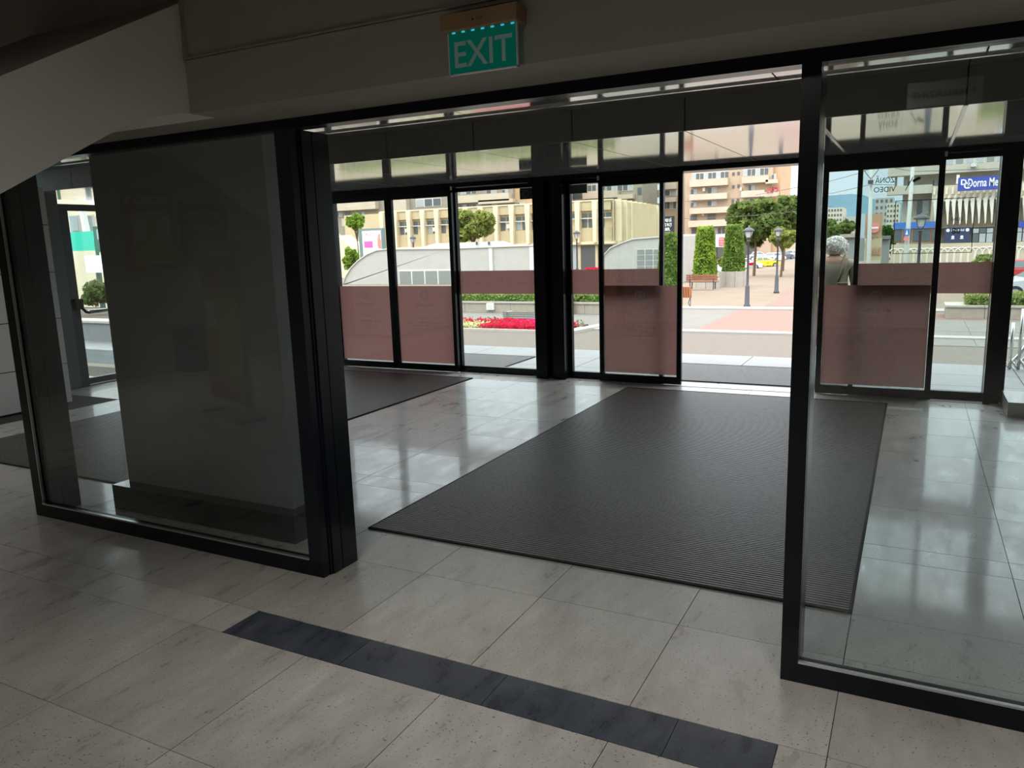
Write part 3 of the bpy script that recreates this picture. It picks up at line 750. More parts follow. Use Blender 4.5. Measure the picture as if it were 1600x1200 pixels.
struct('ground_7', MB().prism([(45, PZ), (100, gz(100)), (420, gz(100)), (420, gz(100)-1), (45, PZ-1)], 'x', -330, 160), 'beige_paving', 'square and streets falling away behind', 'ground')
a, b, c, d = gp(1212, 419), gp(1262, 417), gp(1262, 401), gp(1216, 403)
struct('ground_8', MB().add([p+Vector((0, 0, 0.02)) for p in (a, b, c, d)]+[p-Vector((0, 0, 0.1)) for p in (a, b, c, d)], [(0, 1, 2, 3), (4, 7, 6, 5), (0, 4, 5, 1), (1, 5, 6, 2), (2, 6, 7, 3), (3, 7, 4, 0)]), 'street_asphalt', 'grey street with parked cars beside the taxi', 'street')
a, b, c = gp(1195, 479), gp(1262, 479), gp(1262, 440)
struct('ground_9', MB().prism([(a.x, a.y), (b.x, b.y), (c.x, c.y)], 'z', PZ-0.05, PZ+0.008), 'red_paving', 'red brick wedge in the beige square', 'ground')
# pale slabs on the right in front of the planter
a, b = gp(1470, 541), gp(1600, 503)
sl = struct('ground_10', B(a.x-1.2, a.x+5, a.y, b.y, PZ-0.05, PZ+0.004), 'grey_concrete', 'bed of the pale paving slabs before the right planter', 'ground')
nx, ny = 6, 2
for i in range(nx):
    for j in range(ny):
        x0 = a.x-1.2+i*1.03; y0 = a.y+j*(b.y-a.y)/ny
        B(x0, x0+1.0, y0+0.02, y0+(b.y-a.y)/ny-0.02, PZ, PZ+0.02).build('paving_slab', 'grey_paving', sl)
a = gp(1150, 470)
# ---- flower bed
p0, p1 = gp(700, 517), gp(898, 515)
fy0, fy1 = gp(800, 518).y, gp(800, 506).y
fb = thing('flower_bed', 'low bed of red, pink and cream flowers with a pale stone edge', 'flower bed', ((p0.x+p1.x)/2, fy0, PZ))
B(p0.x-2.2, p1.x, fy0, fy1, PZ, PZ+0.06).build('soil', 'soil', fb)
q = MB(); q.box(p0.x-2.3, p1.x+0.4, fy0-0.18, fy0, PZ, PZ+0.09); q.prism([(p1.x, fy0-0.18), (p1.x+0.45, fy0-0.18), (p1.x+1.0, fy1), (p1.x+0.55, fy1)], 'z', PZ, PZ+0.10)
q.build('stone_edge', 'light_stone', fb)
xr = p1.x-p0.x
def bloom(x0, x1, y0, y1, n): return [(random.uniform(x0, x1), random.uniform(y0, y1), PZ+0.08+random.uniform(0, 0.16)) for k in range(n)]
def petalclump(x0, x1, y0, y1, n, mat, nm): MB().leaves(bloom(x0, x1, y0, y1, n), 0.055, 0.3).build(nm, mat, fb, kind='stuff')
ym = (fy0+fy1)/2
petalclump(p0.x-2.2, p1.x, fy0, fy1, 900, 'leaf_dark', 'foliage')
petalclump(p0.x-2.2, p0.x+xr*0.24, fy0, ym, 900, 'petal_cream', 'cream_flowers')
petalclump(p0.x-2.2, p0.x+xr*0.26, ym, fy1, 700, 'petal_red', 'red_flowers')
petalclump(p0.x+xr*0.24, p0.x+xr*0.62, fy0, fy1, 2000, 'petal_red', 'red_flowers')
petalclump(p0.x+xr*0.5, p0.x+xr*0.86, ym, fy1, 900, 'petal_pink', 'pink_flowers')
petalclump(p0.x+xr*0.55, p1.x, fy0, ym+0.3, 1500, 'petal_red', 'red_flowers')
# ---- long planter with a clipped hedge behind the flower bed
def planter(label, hlabel, x0, x1, y0, y1, h, hh, hedge0=None, stones=6):
    t = thing('stone_planter', label, 'planter', ((x0+x1)/2, y0, PZ))
    L = (x1-x0)/stones
    for k in range(stones):
        B(x0+k*L, x0+(k+1)*L-0.015, y0, y1, PZ, PZ+h-0.07).build('wall_block', 'planter_stone', t)
        B(x0+k*L-0.03, x0+(k+1)*L-0.02, y0-0.05, y1+0.05, PZ+h-0.07, PZ+h).build('coping', 'light_stone', t)
    t2 = thing('hedge', hlabel, 'hedge', ((x0+x1)/2, (y0+y1)/2, PZ+h))
    xx0 = hedge0 if hedge0 is not None else x0+0.1
    pts = [(random.uniform(xx0, x1-0.1), random.uniform(y0+0.1, y1-0.05), PZ+h+random.random()*hh*(0.8+0.3*math.sin(k*1.7))) for k in range(int(1600*(x1-xx0)*(0.5 if stones > 8 else 1)))]
    MB().leaves(pts, 0.055).build('foliage', 'leaf_hedge', t2, kind='stuff')
    B(xx0+0.1, x1-0.2, y0+0.25, y1-0.2, PZ+h, PZ+h+hh*0.55).build('branches', 'leaf_dark', t2)
    return t
pa = gp(780, 488.5); pb_ = gp(958, 490.5)
tpl = planter('long beige stone planter behind the flower bed', 'low clipped hedge growing in the long stone planter', pa.x-9, pb_.x, pa.y, pa.y+1.3, 0.50, 0.50, stones=12)
mtr = gp(765, 487)
q = thing('meter_box', 'small pale box on the front of the long planter', 'box', (at(766, 478, pa.y-0.05).x, pa.y-0.12, PZ+0.18))
x0, x1, z0, z1 = rect(761, 474, 772, 484, pa.y-0.05)
B(x0, x1, pa.y-0.12, pa.y-0.01, z0, z1).build('casing', 'white_paint', q); B(x0+0.04, x1-0.04, pa.y-0.13, pa.y-0.12, z0+0.04, z1-0.05).build('door', 'lamp_cover', q)
pr_ = gp(1477, 497)
planter('pale stone planter on the right beyond the slabs', 'leafy shrubs growing in the right stone planter', pr_.x, pr_.x+6, pr_.y, pr_.y+1.4, 0.46, 0.42, hedge0=pr_.x+0.6, stones=5)
# wooden post with slats near the planter
pw = gp(891, 491)
q = thing('slatted_post', 'reddish wooden slatted post in front of the long hedge', 'post', pw)
x0, x1, z0, z1 = rect(887.5, 461, 896, 486, pw.y)
for k in range(3):
    B(x0+(x1-x0)*k/3, x0+(x1-x0)*(k+0.85)/3, pw.y-0.06, pw.y+0.06, z0, z1).build('slat', 'bin_wood', q)
B(x0+0.02, x1-0.02, pw.y-0.03, pw.y+0.03, PZ, z0).build('foot', 'cast_iron', q)
# ---- grey slatted bench seen from behind
bp_ = gp(812, 502)
x0, x1, z0, z1 = rect(785, 487.5, 862, 500, bp_.y)
q = thing('park_bench', 'grey slatted bench with its back turned behind the flower bed', 'bench', (x0, bp_.y, PZ))
for k in range(4):
    B(x0, x1, bp_.y+0.05-0.012*k, bp_.y+0.08-0.012*k, z0+(z1-z0)*(k+0.1)/4, z0+(z1-z0)*(k+0.85)/4).build('back_slat', 'bench_grey', q)
B(x0, x1, bp_.y+0.1, bp_.y+0.55, z0-0.02, z0+0.04).build('seat', 'bench_grey', q)
for xx in (x0+0.15, x1-0.2): B(xx, xx+0.08, bp_.y+0.05, bp_.y+0.5, PZ, z1).build('leg', 'light_stone', q)
# ---- wooden bench in the square
def bench(loc, w, label):
    t = thing('park_bench', label, 'bench', loc, local=True)
    for k in range(3): B(-w/2, w/2, -0.25+0.17*k, -0.25+0.17*k+0.14, 0.42, 0.47).build('seat_slat', 'bench_wood', t)
    for k in range(3): B(-w/2, w/2, -0.32-0.02*k, -0.28-0.02*k, 0.52+0.13*k, 0.63+0.13*k).build('back_slat', 'bench_wood', t)
    for s in (-w/2+0.2, w/2-0.25):
        B(s, s+0.05, -0.33, -0.26, 0, 0.9).build('leg', 'cast_iron', t); B(s, s+0.05, 0.18, 0.24, 0, 0.42).build('leg', 'cast_iron', t)
    return t
bl = gp(1098, 453); x0, x1, z0, z1 = rect(1074, 437, 1122, 453, bl.y)
bench((bl.x, bl.y, PZ), x1-x0, 'reddish wooden bench below the lime green clipped conifer')
# ---- wooden litter bin at the edge of the doorway
bi = gp(1075, 480); x0, x1, z0, z1 = rect(1066, 448, 1080, 465, bi.y)
q = thing('litter_bin', 'wooden slatted litter bin on a bent steel leg beside the open leaf', 'bin', (bi.x, bi.y, PZ))
for k in range(4):
    xx = x0+(x1-x0)*k/4
    MB().frustum(xx+0.03, xx+(x1-x0)/4-0.0, bi.y-0.12, bi.y+0.12, z0, xx, xx+(x1-x0)/4-0.02, bi.y-0.16, bi.y+0.16, z1).build('slat', 'bin_wood', q)
MB().tube([(x1-0.02, bi.y, z0+0.1), (x1-0.12, bi.y, PZ+0.2), (x1-0.05, bi.y, PZ)], 0.018).build('leg', 'cast_iron', q)
MB().tube([(x1, bi.y-0.1, z0+0.1), (x1-0.01, bi.y-0.1, PZ)], 0.018).build('leg', 'cast_iron', q)
# ---- street lanterns
def lantern(loc, h, label):
    t = thing('street_lamp', label, 'street lamp', loc, local=True, group='iron street lanterns')
    MB().lathe([(0.15, 0), (0.15, 0.08), (0.11, 0.14), (0.095, 0.9), (0.075, 0.95), (0.055, 1.0), (0.045, h-0.62), (0.075, h-0.6), (0.075, h-0.55), (0.04, h-0.52)], n=12).build('pole', 'cast_iron', t, smooth=True)
    q = MB()
    for k in range(4):
        a = math.pi/4+k*math.pi/2; q.tube([(0.05*math.cos(a), 0.05*math.sin(a), h-0.52), (0.15*math.cos(a), 0.15*math.sin(a), h-0.4), (0.22*math.cos(a), 0.22*math.sin(a), h-0.15)], 0.014, 6)
    q.build('cage', 'cast_iron', t)
    MB().lathe([(0.09, h-0.42), (0.19, h-0.16)], n=12).build('lamp_glass', 'lamp_cover', t)
    MB().lathe([(0.25, h-0.17), (0.245, h-0.12), (0.16, h-0.04), (0.05, h), (0.02, h+0.05)], n=16).build('cap', 'cast_iron', t, smooth=True)
    return t
LH = 3.45
l1 = lantern(gp(1167, 480), LH, 'iron street lantern standing nearest in the doorway view')
dup(l1, gp(1213, 458), 0, 'second iron street lantern, further off toward the trees')
ztop = PZ+LH
def lampat(px, py, Y): p = at(px, py, Y); g = gz(Y); return Vector((p.x, Y, g)), (p.z-g)/LH
dup(l1, lampat(901, 361, 62)[0], 0, 'iron street lantern seen right of the black double post', lampat(901, 361, 62)[1])
dup(l1, lampat(645, 369, 66)[0], 0, 'iron street lantern rising behind the curved pavilion roof', lampat(645, 369, 66)[1])
dup(l1, lampat(1440, 335, 34)[0], 0, 'iron street lantern before the clinic, seen through the right leaf', lampat(1440, 335, 34)[1])
# ---- clipped conifers
def conifer(px, ytop, ybot, w0, w1, label, mat, Y, n=5200):
    g = at(px, ybot, Y)
    zt = at(px, ytop, g.y).z; zb = at(px, ybot, g.y).z; s = g.y/FPX*1.12
    t = thing('clipped_conifer', label, 'shrub', (g.x, g.y, zb))
    r0, r1 = w0/2*s, w1/2*s; H = zt-zb
    pts = []
    for k in range(n):
        u = random.random(); a = random.random()*6.283; r = (r0+(r1-r0)*u)*(random.uniform(0.86, 1.04))
        if u > 0.97: r *= random.random()**0.5
        pts.append((g.x+r*math.cos(a), g.y+r*math.sin(a), zb+u*H+random.uniform(-0.03, 0.03)))
    MB().leaves(pts, 0.085).build('foliage', mat, t, kind='stuff')
    MB().lathe([(r0*0.88, zb), (r1*0.88, zb+H*0.96)], (g.x, g.y, 0), 14).build('branches', 'leaf_dark', t)
    return g, zb
g2, zb2 = conifer(1101, 354, 436, 33, 21, 'tall lime green clipped conifer behind the reddish bench', 'leaf_lime', 49.5)
g3, zb3 = conifer(1146, 351, 424, 30, 21, 'tall clipped conifer browning on its right side, in a round planter', 'leaf_thuja', 52)
g1, zb1 = conifer(1044, 364, 447, 32, 22, 'clipped conifer seen through the opened left leaf', 'leaf_thuja', 44)
for g, zb, nm in ((g2, zb2, 'round stone planter under the lime green conifer'), (g3, zb3, 'round stone planter under the browning conifer'), (g1, zb1, 'round stone planter under the conifer behind the opened leaf')):
    t = thing('round_planter', nm, 'planter', (g.x, g.y, gz(g.y)))
    R = 0.95
    for k in range(10):
        a0, a1 = 2*math.pi*k/10, 2*math.pi*(k+0.97)/10
        pts = [(g.x+r*math.cos(a), g.y+r*math.sin(a)) for r, a in ((R, a0), (R, (a0+a1)/2), (R, a1), (R-0.25, a1), (R-0.25, (a0+a1)/2), (R-0.25, a0))]
        MB().prism(pts, 'z', gz(g.y), zb+0.02).build('stone_block', 'light_stone', t)
    MB().lathe([(R-0.26, gz(g.y)), (R-0.26, zb-0.05)], (g.x, g.y, 0), 14).build('soil', 'soil', t)
# ---- trees
def tree(px, py, prx, pry, Y, label, mat, n=3500, leafs=0.22, trunk=True, gbase=None, cat='tree', name='tree'):
    c = at(px, py, Y); s = Y/FPX*1.1; rx, rz = prx*s, pry*s
    gb = gbase if gbase is not None else gz(Y)
    t = thing(name, label, cat, (c.x, Y, gb))
    blobs = [(Vector((c.x, Y, c.z)), 0.62)]*2
    for k in range(16):
        a = random.random()*6.28; e = random.uniform(-0.9, 1.2)
        blobs.append((Vector((c.x+rx*0.68*math.cos(a)*math.cos(e), Y+rx*0.68*math.sin(a)*math.cos(e), c.z+rz*0.68*math.sin(e))), random.uniform(0.2, 0.38)))
    pts = []
    for k in range(n):
        b, f = random.choice(blobs)
        v = Vector((random.gauss(0, 1), random.gauss(0, 1), random.gauss(0, 1))).normalized()*(random.random()**0.33)
        pts.append((b.x+v.x*rx*f, b.y+v.y*rx*f, max(b.z+v.z*rz*f, gb+0.02)))
    MB().leaves(pts, leafs).build('crown', mat, t, kind='stuff')
    if trunk:
        tr = MB().tube([(c.x, Y, gb), (c.x+0.1, Y, (gb+c.z)/2), (c.x, Y, c.z)], [0.022*rx+0.08, 0.018*rx+0.06, 0.04], 8)
        for k in range(4):
            a = k*1.6; tr.tube([(c.x+0.05, Y, (gb+c.z*2)/3), (c.x+rx*0.4*math.cos(a), Y+rx*0.4*math.sin(a), c.z+rz*0.2)], [0.08, 0.03], 6)
        tr.build('trunk', 'bark', t)
    return t
tree(1180, 350, 42, 36, 78, 'large leafy tree in front of the balcony flats', 'leaf_green', 6500, 0.30)
tree(1226, 340, 26, 30, 96, 'tall tree at the right of the balcony flats, by the street', 'leaf_green', 4200, 0.34)
tree(1222, 372, 22, 16, 74, 'small yellowing tree behind the second lantern', 'leaf_yellow', 2600, 0.22)
tree(738, 355, 41, 31, 72, 'round leafy tree rising behind the first pavilion', 'leaf_yellow', 6000, 0.26)
tree(556, 348, 17, 20, 80, 'small light green tree left of the billboard', 'leaf_lime', 2400, 0.22)
tree(549, 405, 17, 24, 66, 'bright green bush beside the curved end of the first pavilion', 'leaf_lime', 3000, 0.13, cat='bush', name='bush')
tree(1303, 367, 30, 24, 88, 'green tree behind the white haired woman', 'leaf_green', 4200, 0.3)
tree(1386, 376, 12, 20, 84, 'narrow dark tree between the tan totem and the clinic', 'leaf_dark', 1800, 0.25)
tree(1493, 402, 0.1, 0.1, 60, 'x', 'leaf_dark', 1) if False else None
tree(1540, 408, 15, 9, 46, 'low green bush beside the parked white estate car', 'leaf_hedge', 1800, 0.10, trunk=False, cat='bush', name='bush')
tree(1135, 409, 14, 8, 62, 'low bush between the two tall clipped conifers', 'leaf_hedge', 1500, 0.12, cat='bush', name='bush')

# ---- pavilions with curved ends
def pavilion(Y, cl, top, wins, label, depth=4.0, posts=(), arcs=None):
    """cl: left foot pixel, arcs: list of pixels along the curved end and the roof line to the right foot"""
    pts = [at(px, py, Y) for px, py in arcs]
    g = gz(Y)
    t = thing('underpass_pavilion', label, 'pavilion', (pts[0].x, Y, g))
    poly = [(pts[0].x, g)]+[(p.x, p.z) for p in pts]+[(pts[-1].x, g)]
    MB().prism(poly, 'y', Y, Y+depth).build('wall', 'pavilion_white', t)
    roof = MB()
    for k in range(len(pts)-1):
        a, b = pts[k], pts[k+1]
        roof.add([(a.x, Y-0.12, a.z), (b.x, Y-0.12, b.z), (b.x, Y+depth, b.z), (a.x, Y+depth, a.z), (a.x, Y-0.12, a.z+0.09), (b.x, Y-0.12, b.z+0.09), (b.x, Y+depth, b.z+0.09), (a.x, Y+depth, a.z+0.09)],
                 [(3,2,1,0),(4,5,6,7),(0,1,5,4),(1,2,6,5),(2,3,7,6),(3,0,4,7)])
    roof.build('roof_edge', 'pavilion_trim', t)
    for (a0, b0, a1, b1, nx, ny) in wins:
        x0, x1, z0, z1 = rect(a0, b0, a1, b1, Y)
        w = B(x0, x1, Y-0.02, Y+0.05, z0, z1).build('window', 'pavilion_trim', t)
        for i in range(nx):
            for j in range(ny):
                B(x0+(x1-x0)*(i+0.05)/nx, x0+(x1-x0)*(i+0.93)/nx, Y-0.05, Y-0.02, z0+(z1-z0)*(j+0.06)/ny, z0+(z1-z0)*(j+0.92)/ny).build('pane', 'shutter_grey', w)
    for (a0, b0, a1, b1) in posts:
        x0, x1, z0, z1 = rect(a0, b0, a1, b1, Y)
        B(x0, x1, Y-0.18, Y, g, z1).build('rib', 'pavilion_trim', t)
    return t
YA = 58.0
pavilion(YA, None, None, [(624, 421, 706, 452, 4, 1)], 'long white pavilion with a curved left end and a row of grey panes', arcs=[(536, 446), (541, 432), (549, 419), (560, 408), (574, 398), (588, 392), (604, 390), (700, 389), (838, 384)], posts=((766, 388, 771, 440), (829, 386, 837, 440)))
YB = 60.0
pavilion(YB, None, None, [(995, 389, 1034, 424, 3, 4)], 'white pavilion with a slanting left end and a white grid window', arcs=[(940, 412), (944, 399), (954, 388), (972, 380), (990, 374), (1030, 371), (1066, 369)], posts=())
pavilion(65.0, None, None, [(1066, 386, 1079, 424, 1, 4)], 'white flat fronted pavilion wing left of the lime green conifer', arcs=[(1066, 368), (1098, 367)], posts=((1083, 370, 1086, 424),))
# glazed stair hood on the first pavilion roof
hood = thing('roof_hood', 'low glass and metal hood on the first pavilion roof', 'roof hood', at(740, 388, 60.5))
a0, a1, a2, a3 = at(660, 388, 60.5), at(690, 380, 60.5), at(778, 377, 60.5), at(802, 384.5, 60.5)
MB().prism([(a0.x, a0.z), (a1.x, a1.z), (a2.x, a2.z), (a3.x, a3.z)], 'y', 59.5, 61.5).build('hood_shell', 'pavilion_white', hood)
for px in (745, 764):
    p = at(px, 380, 59.4); B(p.x-0.05, p.x+0.05, 59.3, 59.45, p.z-0.15, p.z+0.12).build('bracket', 'cast_iron', hood)

# ---- office block with piers and windows
YO = 100.0
def wpart(parent, r, Y, name, mat, dep=0.3, proud=0.0):
    x0, x1, z0, z1 = rect(*r, Y); return B(x0, x1, Y-proud, Y-proud+dep, z0, z1).build(name, mat, parent)
xl, xr_ = at(596, 340, YO).x, at(957, 340, YO).x
zt, zb = at(880, 316, YO).z, at(880, 379, YO).z
z_p1, z_w1, z_w0 = at(880, 331, YO).z, at(880, 334, YO).z, at(880, 358, YO).z
of = thing('office_block', 'beige office block with pale piers, tall windows and ribbed right flank', 'building', (xl, YO, gz(YO)))
B(xl-8, xr_, YO+0.8, YO+20, gz(YO), zt-0.15).build('wall', 'office_beige', of)
B(xl-8, xr_+0.1, YO+0.3, YO+2.5, zb-0.35, zb).build('floor_slab', 'office_pier', of)
nb = 15; bw = (xr_-xl)/nb
for k in range(nb):
    x0 = xl+k*bw
    MB().frustum(x0-0.22, x0+0.22, YO-0.15, YO+0.8, zb-0.1, x0-0.38, x0+0.38, YO-0.15, YO+0.8, zt).build('pier', 'office_pier', of)
    B(x0+0.36, x0+bw-0.36, YO+0.35, YO+0.8, z_p1, zt-0.1).build('parapet_panel', 'office_panel', of)
    B(x0+0.24, x0+bw-0.24, YO+0.45, YO+0.8, zb, z_w0).build('sill_panel', 'office_panel', of)
    w = B(x0+0.3, x0+bw-0.3, YO+0.72, YO+0.82, z_w0, z_w1).build('window', 'office_beige', of)
    zm = z_w0+(z_w1-z_w0)*0.62
    B(x0+0.4, x0+bw*0.49, YO+0.68, YO+0.73, zm+0.12, z_w1-0.08).build('pane', 'win_dark', w)
    B(x0+bw*0.53, x0+bw-0.4, YO+0.68, YO+0.73, zm+0.12, z_w1-0.08).build('pane', 'win_dark', w)
    B(x0+0.4, x0+bw*0.45, YO+0.68, YO+0.73, z_w0+0.1, zm-0.05).build('pane', 'win_dark' if k % 3 else 'win_pale', w)
    if k % 2: B(x0+bw*0.53, x0+bw-0.4, YO+0.68, YO+0.73, z_w0+0.1, zm-0.05).build('pane', 'win_dark', w)
    B(x0+0.2, x0+bw-0.2, YO+0.3, YO+0.5, zm-0.02, zm+0.1).build('sunshade', 'win_frame', of)
    if k in (1, 3, 8): B(x0+bw*0.6, x0+bw*0.6+0.7, YO+0.3, YO+0.7, z_w0+0.4, z_w0+1.0).build('air_conditioner', 'win_frame', of)
    B(x0+0.1, x0+bw-0.3, YO+0.78, YO+0.85, gz(YO)+0.5, zb-0.5).build('shop_front', 'shop_dark' if k % 4 else 'win_pale', of)
B(xl-0.5, xr_, YO+0.2, YO+0.5, zt-0.05, zt+0.12).build('coping', 'office_pier', of)
# ribbed flank going back to the right
xe, Ye = at(1024, 346, 129).x, 129.0
fl = MB().add([(xr_, YO, zb), (xe, Ye, zb), (xe, Ye+3, zb), (xr_, YO+3, zb), (xr_, YO, zt), (xe, Ye, zt), (xe, Ye+3, zt), (xr_, YO+3, zt)], [(3,2,1,0),(4,5,6,7),(0,1,5,4),(1,2,6,5),(2,3,7,6),(3,0,4,7)])
fl.build('flank_wall', 'office_panel', of)
nrm = Vector((Ye-YO, -(xe-xr_), 0)).normalized()
for k in range(9):
    u = (k+0.3)/9; c = Vector((xr_+(xe-xr_)*u, YO+(Ye-YO)*u, 0)); d = Vector((xe-xr_, Ye-YO, 0)).normalized()
    ps = [c, c+d*0.5, c+d*0.5+nrm*0.9, c+nrm*0.9]
    MB().prism([(p.x, p.y) for p in ps], 'z', zb, zt+0.1).build('fin', 'office_pier', of)
    c2 = c+d*0.5+nrm*0.1; L_ = (Vector((xe-xr_, Ye-YO, 0)).length/9)-0.6
    ps = [c2, c2+d*L_, c2+d*L_+nrm*0.12, c2+nrm*0.12]
    MB().prism([(p.x, p.y) for p in ps], 'z', z_p1, zt-0.05).build('parapet_panel', 'office_beige', of)
# ---- flats behind the office
def flats(t, Y, balc, wins, mat_b='balcony_cream', dep=1.3):
    for r in balc: wpart(t, r, Y, 'balcony', mat_b, dep, dep)
    for w in wins:
        r, n = w[:4], (w[4] if len(w) > 4 else 2)
        x0, x1, z0, z1 = rect(*r, Y)
        f = B(x0, x1, Y-0.1, Y+0.1, z0, z1).build('window', 'win_frame' if n != 1 else 'flat_grey', t)
        for k in range(n):
            B(x0+(x1-x0)*(k+0.08)/n, x0+(x1-x0)*(k+0.92)/n, Y-0.16, Y-0.1, z0+(z1-z0)*0.08, z0+(z1-z0)*0.92).build('pane', 'win_dark' if (k+n) % 3 else 'win_pale', f)
YF = 135.0
fa = thing('apartment_block', 'cream apartment block rising behind the office, left of the double post', 'building', (at(640, 340, YF).x, YF, gz(YF)))
x0, x1, z0, z1 = rect(440, 230, 802, 380, YF); B(x0, x1, YF, YF+15, gz(YF), z1).build('wall', 'flat_grey', fa)
x0, x1, z0, z1 = rect(802, 230, 846, 380, YF); B(x0, x1, YF+0.5, YF+15, gz(YF), z1).build('wall', 'flat_orange', fa)
flats(fa, YF, [(470, 308, 592, 330), (540, 340, 605, 352), (610, 306, 640, 330), (708, 304, 800, 316), (752, 312, 806, 318), (440, 268, 600, 290), (690, 270, 800, 285)],
      [(524, 331, 536, 339, 2), (539, 331, 548, 339, 1), (562, 331, 570, 340, 2), (610, 318, 628, 331, 2), (650, 310, 690, 323, 3), (712, 319, 735, 327, 4), (738, 318, 752, 327, 2), (762, 318, 777, 324, 2), (806, 316, 820, 322, 2), (720, 295, 745, 304, 3), (760, 294, 776, 303, 2), (785, 296, 794, 304, 2), (812, 296, 820, 303, 1)])
YG = 152.0
fg = thing('apartment_block', 'grey tan apartment block seen between the double post and the open leaf', 'building', (at(960, 330, YG).x, YG, gz(YG)))
x0, x1, z0, z1 = rect(846, 225, 1004, 380, YG); B(x0, x1, YG, YG+10, gz(YG), z1).build('wall', 'flat_grey', fg)
flats(fg, YG, [(914, 299, 968, 310), (968, 304, 992, 311)], [(886, 289, 912, 313, 1), (918, 288, 946, 299, 4), (948, 287, 990, 299, 5), (921, 310, 962, 315, 6), (996, 292, 1003, 304, 1)])
x0, x1, z0, z1 = rect(1004, 225, 1074, 400, YG); B(x0, x1, YG+14, YG+28, gz(YG), z1).build('wall', 'flat_tan', fg)
flats(fg, YG+14, [(1034, 309, 1058, 316), (1036, 286, 1058, 296)], [(1018, 297, 1030, 309, 2), (1037, 315, 1057, 327, 4), (1037, 297, 1058, 306, 2), (1020, 318, 1030, 328, 2), (1017, 276, 1032, 288, 2)])
YH = 150.0
fh = thing('apartment_block', 'tan apartment block with long balconies above the open doorway', 'building', (at(1140, 330, YH).x, YH, gz(YH)))
x0, x1, z0, z1 = rect(1070, 235, 1206, 405, YH); B(x0, x1, YH, YH+14, gz(YH), at(1140, 252, YH).z).build('wall', 'flat_tan', fh)
x0, x1, z0, z1 = rect(1204, 235, 1217, 405, YH); B(x0, x1, YH+1, YH+14, gz(YH), at(1210, 252, YH).z).build('wall', 'flat_orange', fh)
flats(fh, YH, [(1080, 280, 1139, 291), (1080, 303, 1138, 312), (1080, 324, 1155, 333), (1078, 344, 1140, 354), (1161, 276, 1202, 286), (1160, 298, 1196, 308), (1198, 281, 1216, 287), (1196, 300, 1217, 308)],
      [(1081, 269, 1139, 281, 9), (1161, 263, 1201, 275, 6), (1105, 292, 1120, 303, 2), (1169, 288, 1180, 298, 2), (1105, 313, 1120, 322, 2), (1168, 310, 1180, 319, 3), (1079, 295, 1090, 304, 2), (1079, 316, 1089, 324, 2),
       (1144, 269, 1148, 274, 1), (1152, 268, 1156, 273, 1), (1144, 289, 1148, 294, 1), (1152, 288, 1156, 293, 1), (1143, 311, 1147, 317, 1), (1151, 310, 1155, 316, 1), (1105, 334, 1119, 343, 1), (1078, 336, 1090, 344, 1), (1206, 272, 1213, 280, 2), (1206, 291, 1213, 299, 2),
       (1080, 357, 1092, 368, 1), (1115, 355, 1134, 366, 3)])
for r in ((1099, 293, 1103, 299), (1157, 293, 1160, 298), (1098, 333, 1101, 337)): wpart(fh, r, YH, 'air_conditioner', 'win_frame', 0.6, 0.7)
q = MB(); c = at(1207, 296, YH-1.5); q.leaves([(c.x+random.uniform(-0.9, 0.9), c.y+random.uniform(-0.3, 0.3), c.z+random.uniform(-0.6, 0.4)) for k in range(50)], 0.16); q.build('balcony_flowers', 'petal_red', fh, kind='stuff')
wpart(fh, (1078, 366, 1180, 402), YH-0.5, 'shop_front', 'shop_dark', 0.4, 0)
# ---- red square shop sign and black banner
q = thing('shop_sign', 'white shop sign with a red square beside the conifers', 'sign', at(1126, 384, 70))
wpart(q, (1118, 366, 1134, 386), 70, 'sign_board', 'sign_white', 0.4, 0); wpart(q, (1123.5, 371, 1131.5, 384), 70, 'red_square', 'sign_red', 0.1, 0.06)
for px in (1119.5, 1132.5): p = at(px, 386, 70); B(p.x-0.06, p.x+0.06, 70.1, 70.22, gz(70), p.z+0.2).build('post', 'cast_iron', q)
for k in range(3):
    x0, x1, z0, z1 = rect(1124.5, 372+4*k, 1130.5, 375.2+4*k, 69.92); MB().text(('MCM', 'OIO', 'CO')[k], ((x0+x1)/2, 69.92, z0), (z1-z0)*1.3, width=(x1-x0)).build('lettering', 'sign_white', q)
q = thing('banner', 'black banner with four lines of white words above the conifer', 'banner', at(1045, 372, 80))
wpart(q, (1036, 338, 1053, 372), 80, 'banner_sheet', 'poster_black', 0.25, 0)
for k, s in enumerate(('VREI SĂ', 'TE MUȚI', 'LIBER,', 'FII')):
    x0, x1, z0, z1 = rect(1037.5, 341.5+7*k, 1049.5 if k < 2 else 1047, 346.5+7*k, 79.9); MB().text(s, ((x0+x1)/2, 79.9, z0), (z1-z0)*1.35, bold=0.02, width=(x1-x0)).build('lettering', 'sign_white', q)
for px in (1037, 1052): p = at(px, 372, 80.1); B(p.x-0.06, p.x+0.06, 80.05, 80.2, gz(80), p.z).build('post', 'cast_iron', q)
# ---- advertising billboard left
q = thing('billboard', 'grey framed billboard with a white and pink poster behind the curved pavilion', 'billboard', (at(581, 440, 66).x, 66, gz(66)))
wpart(q, (562, 357, 599, 426), 66, 'frame', 'billboard_grey', 0.5, 0); wpart(q, (568, 360.5, 597, 424), 66, 'poster_sheet', 'sign_white', 0.1, 0.06)
wpart(q, (570, 377, 583, 387), 66, 'print_field', 'ad_pink', 0.08, 0.09)
c = at(592, 374, 65.88); fg_ = MB(); sc_ = 66/FPX
fg_.prism([(c.x-3*sc_, c.z-16*sc_), (c.x+3.5*sc_, c.z-16*sc_), (c.x+4*sc_, c.z-4*sc_), (c.x+2*sc_, c.z+3*sc_), (c.x+3*sc_, c.z+9*sc_), (c.x, c.z+11*sc_), (c.x-2*sc_, c.z+5*sc_), (c.x-4*sc_, c.z-5*sc_)], 'y', 65.86, 65.9)
fg_.build('print_figure', 'ad_coral', q)
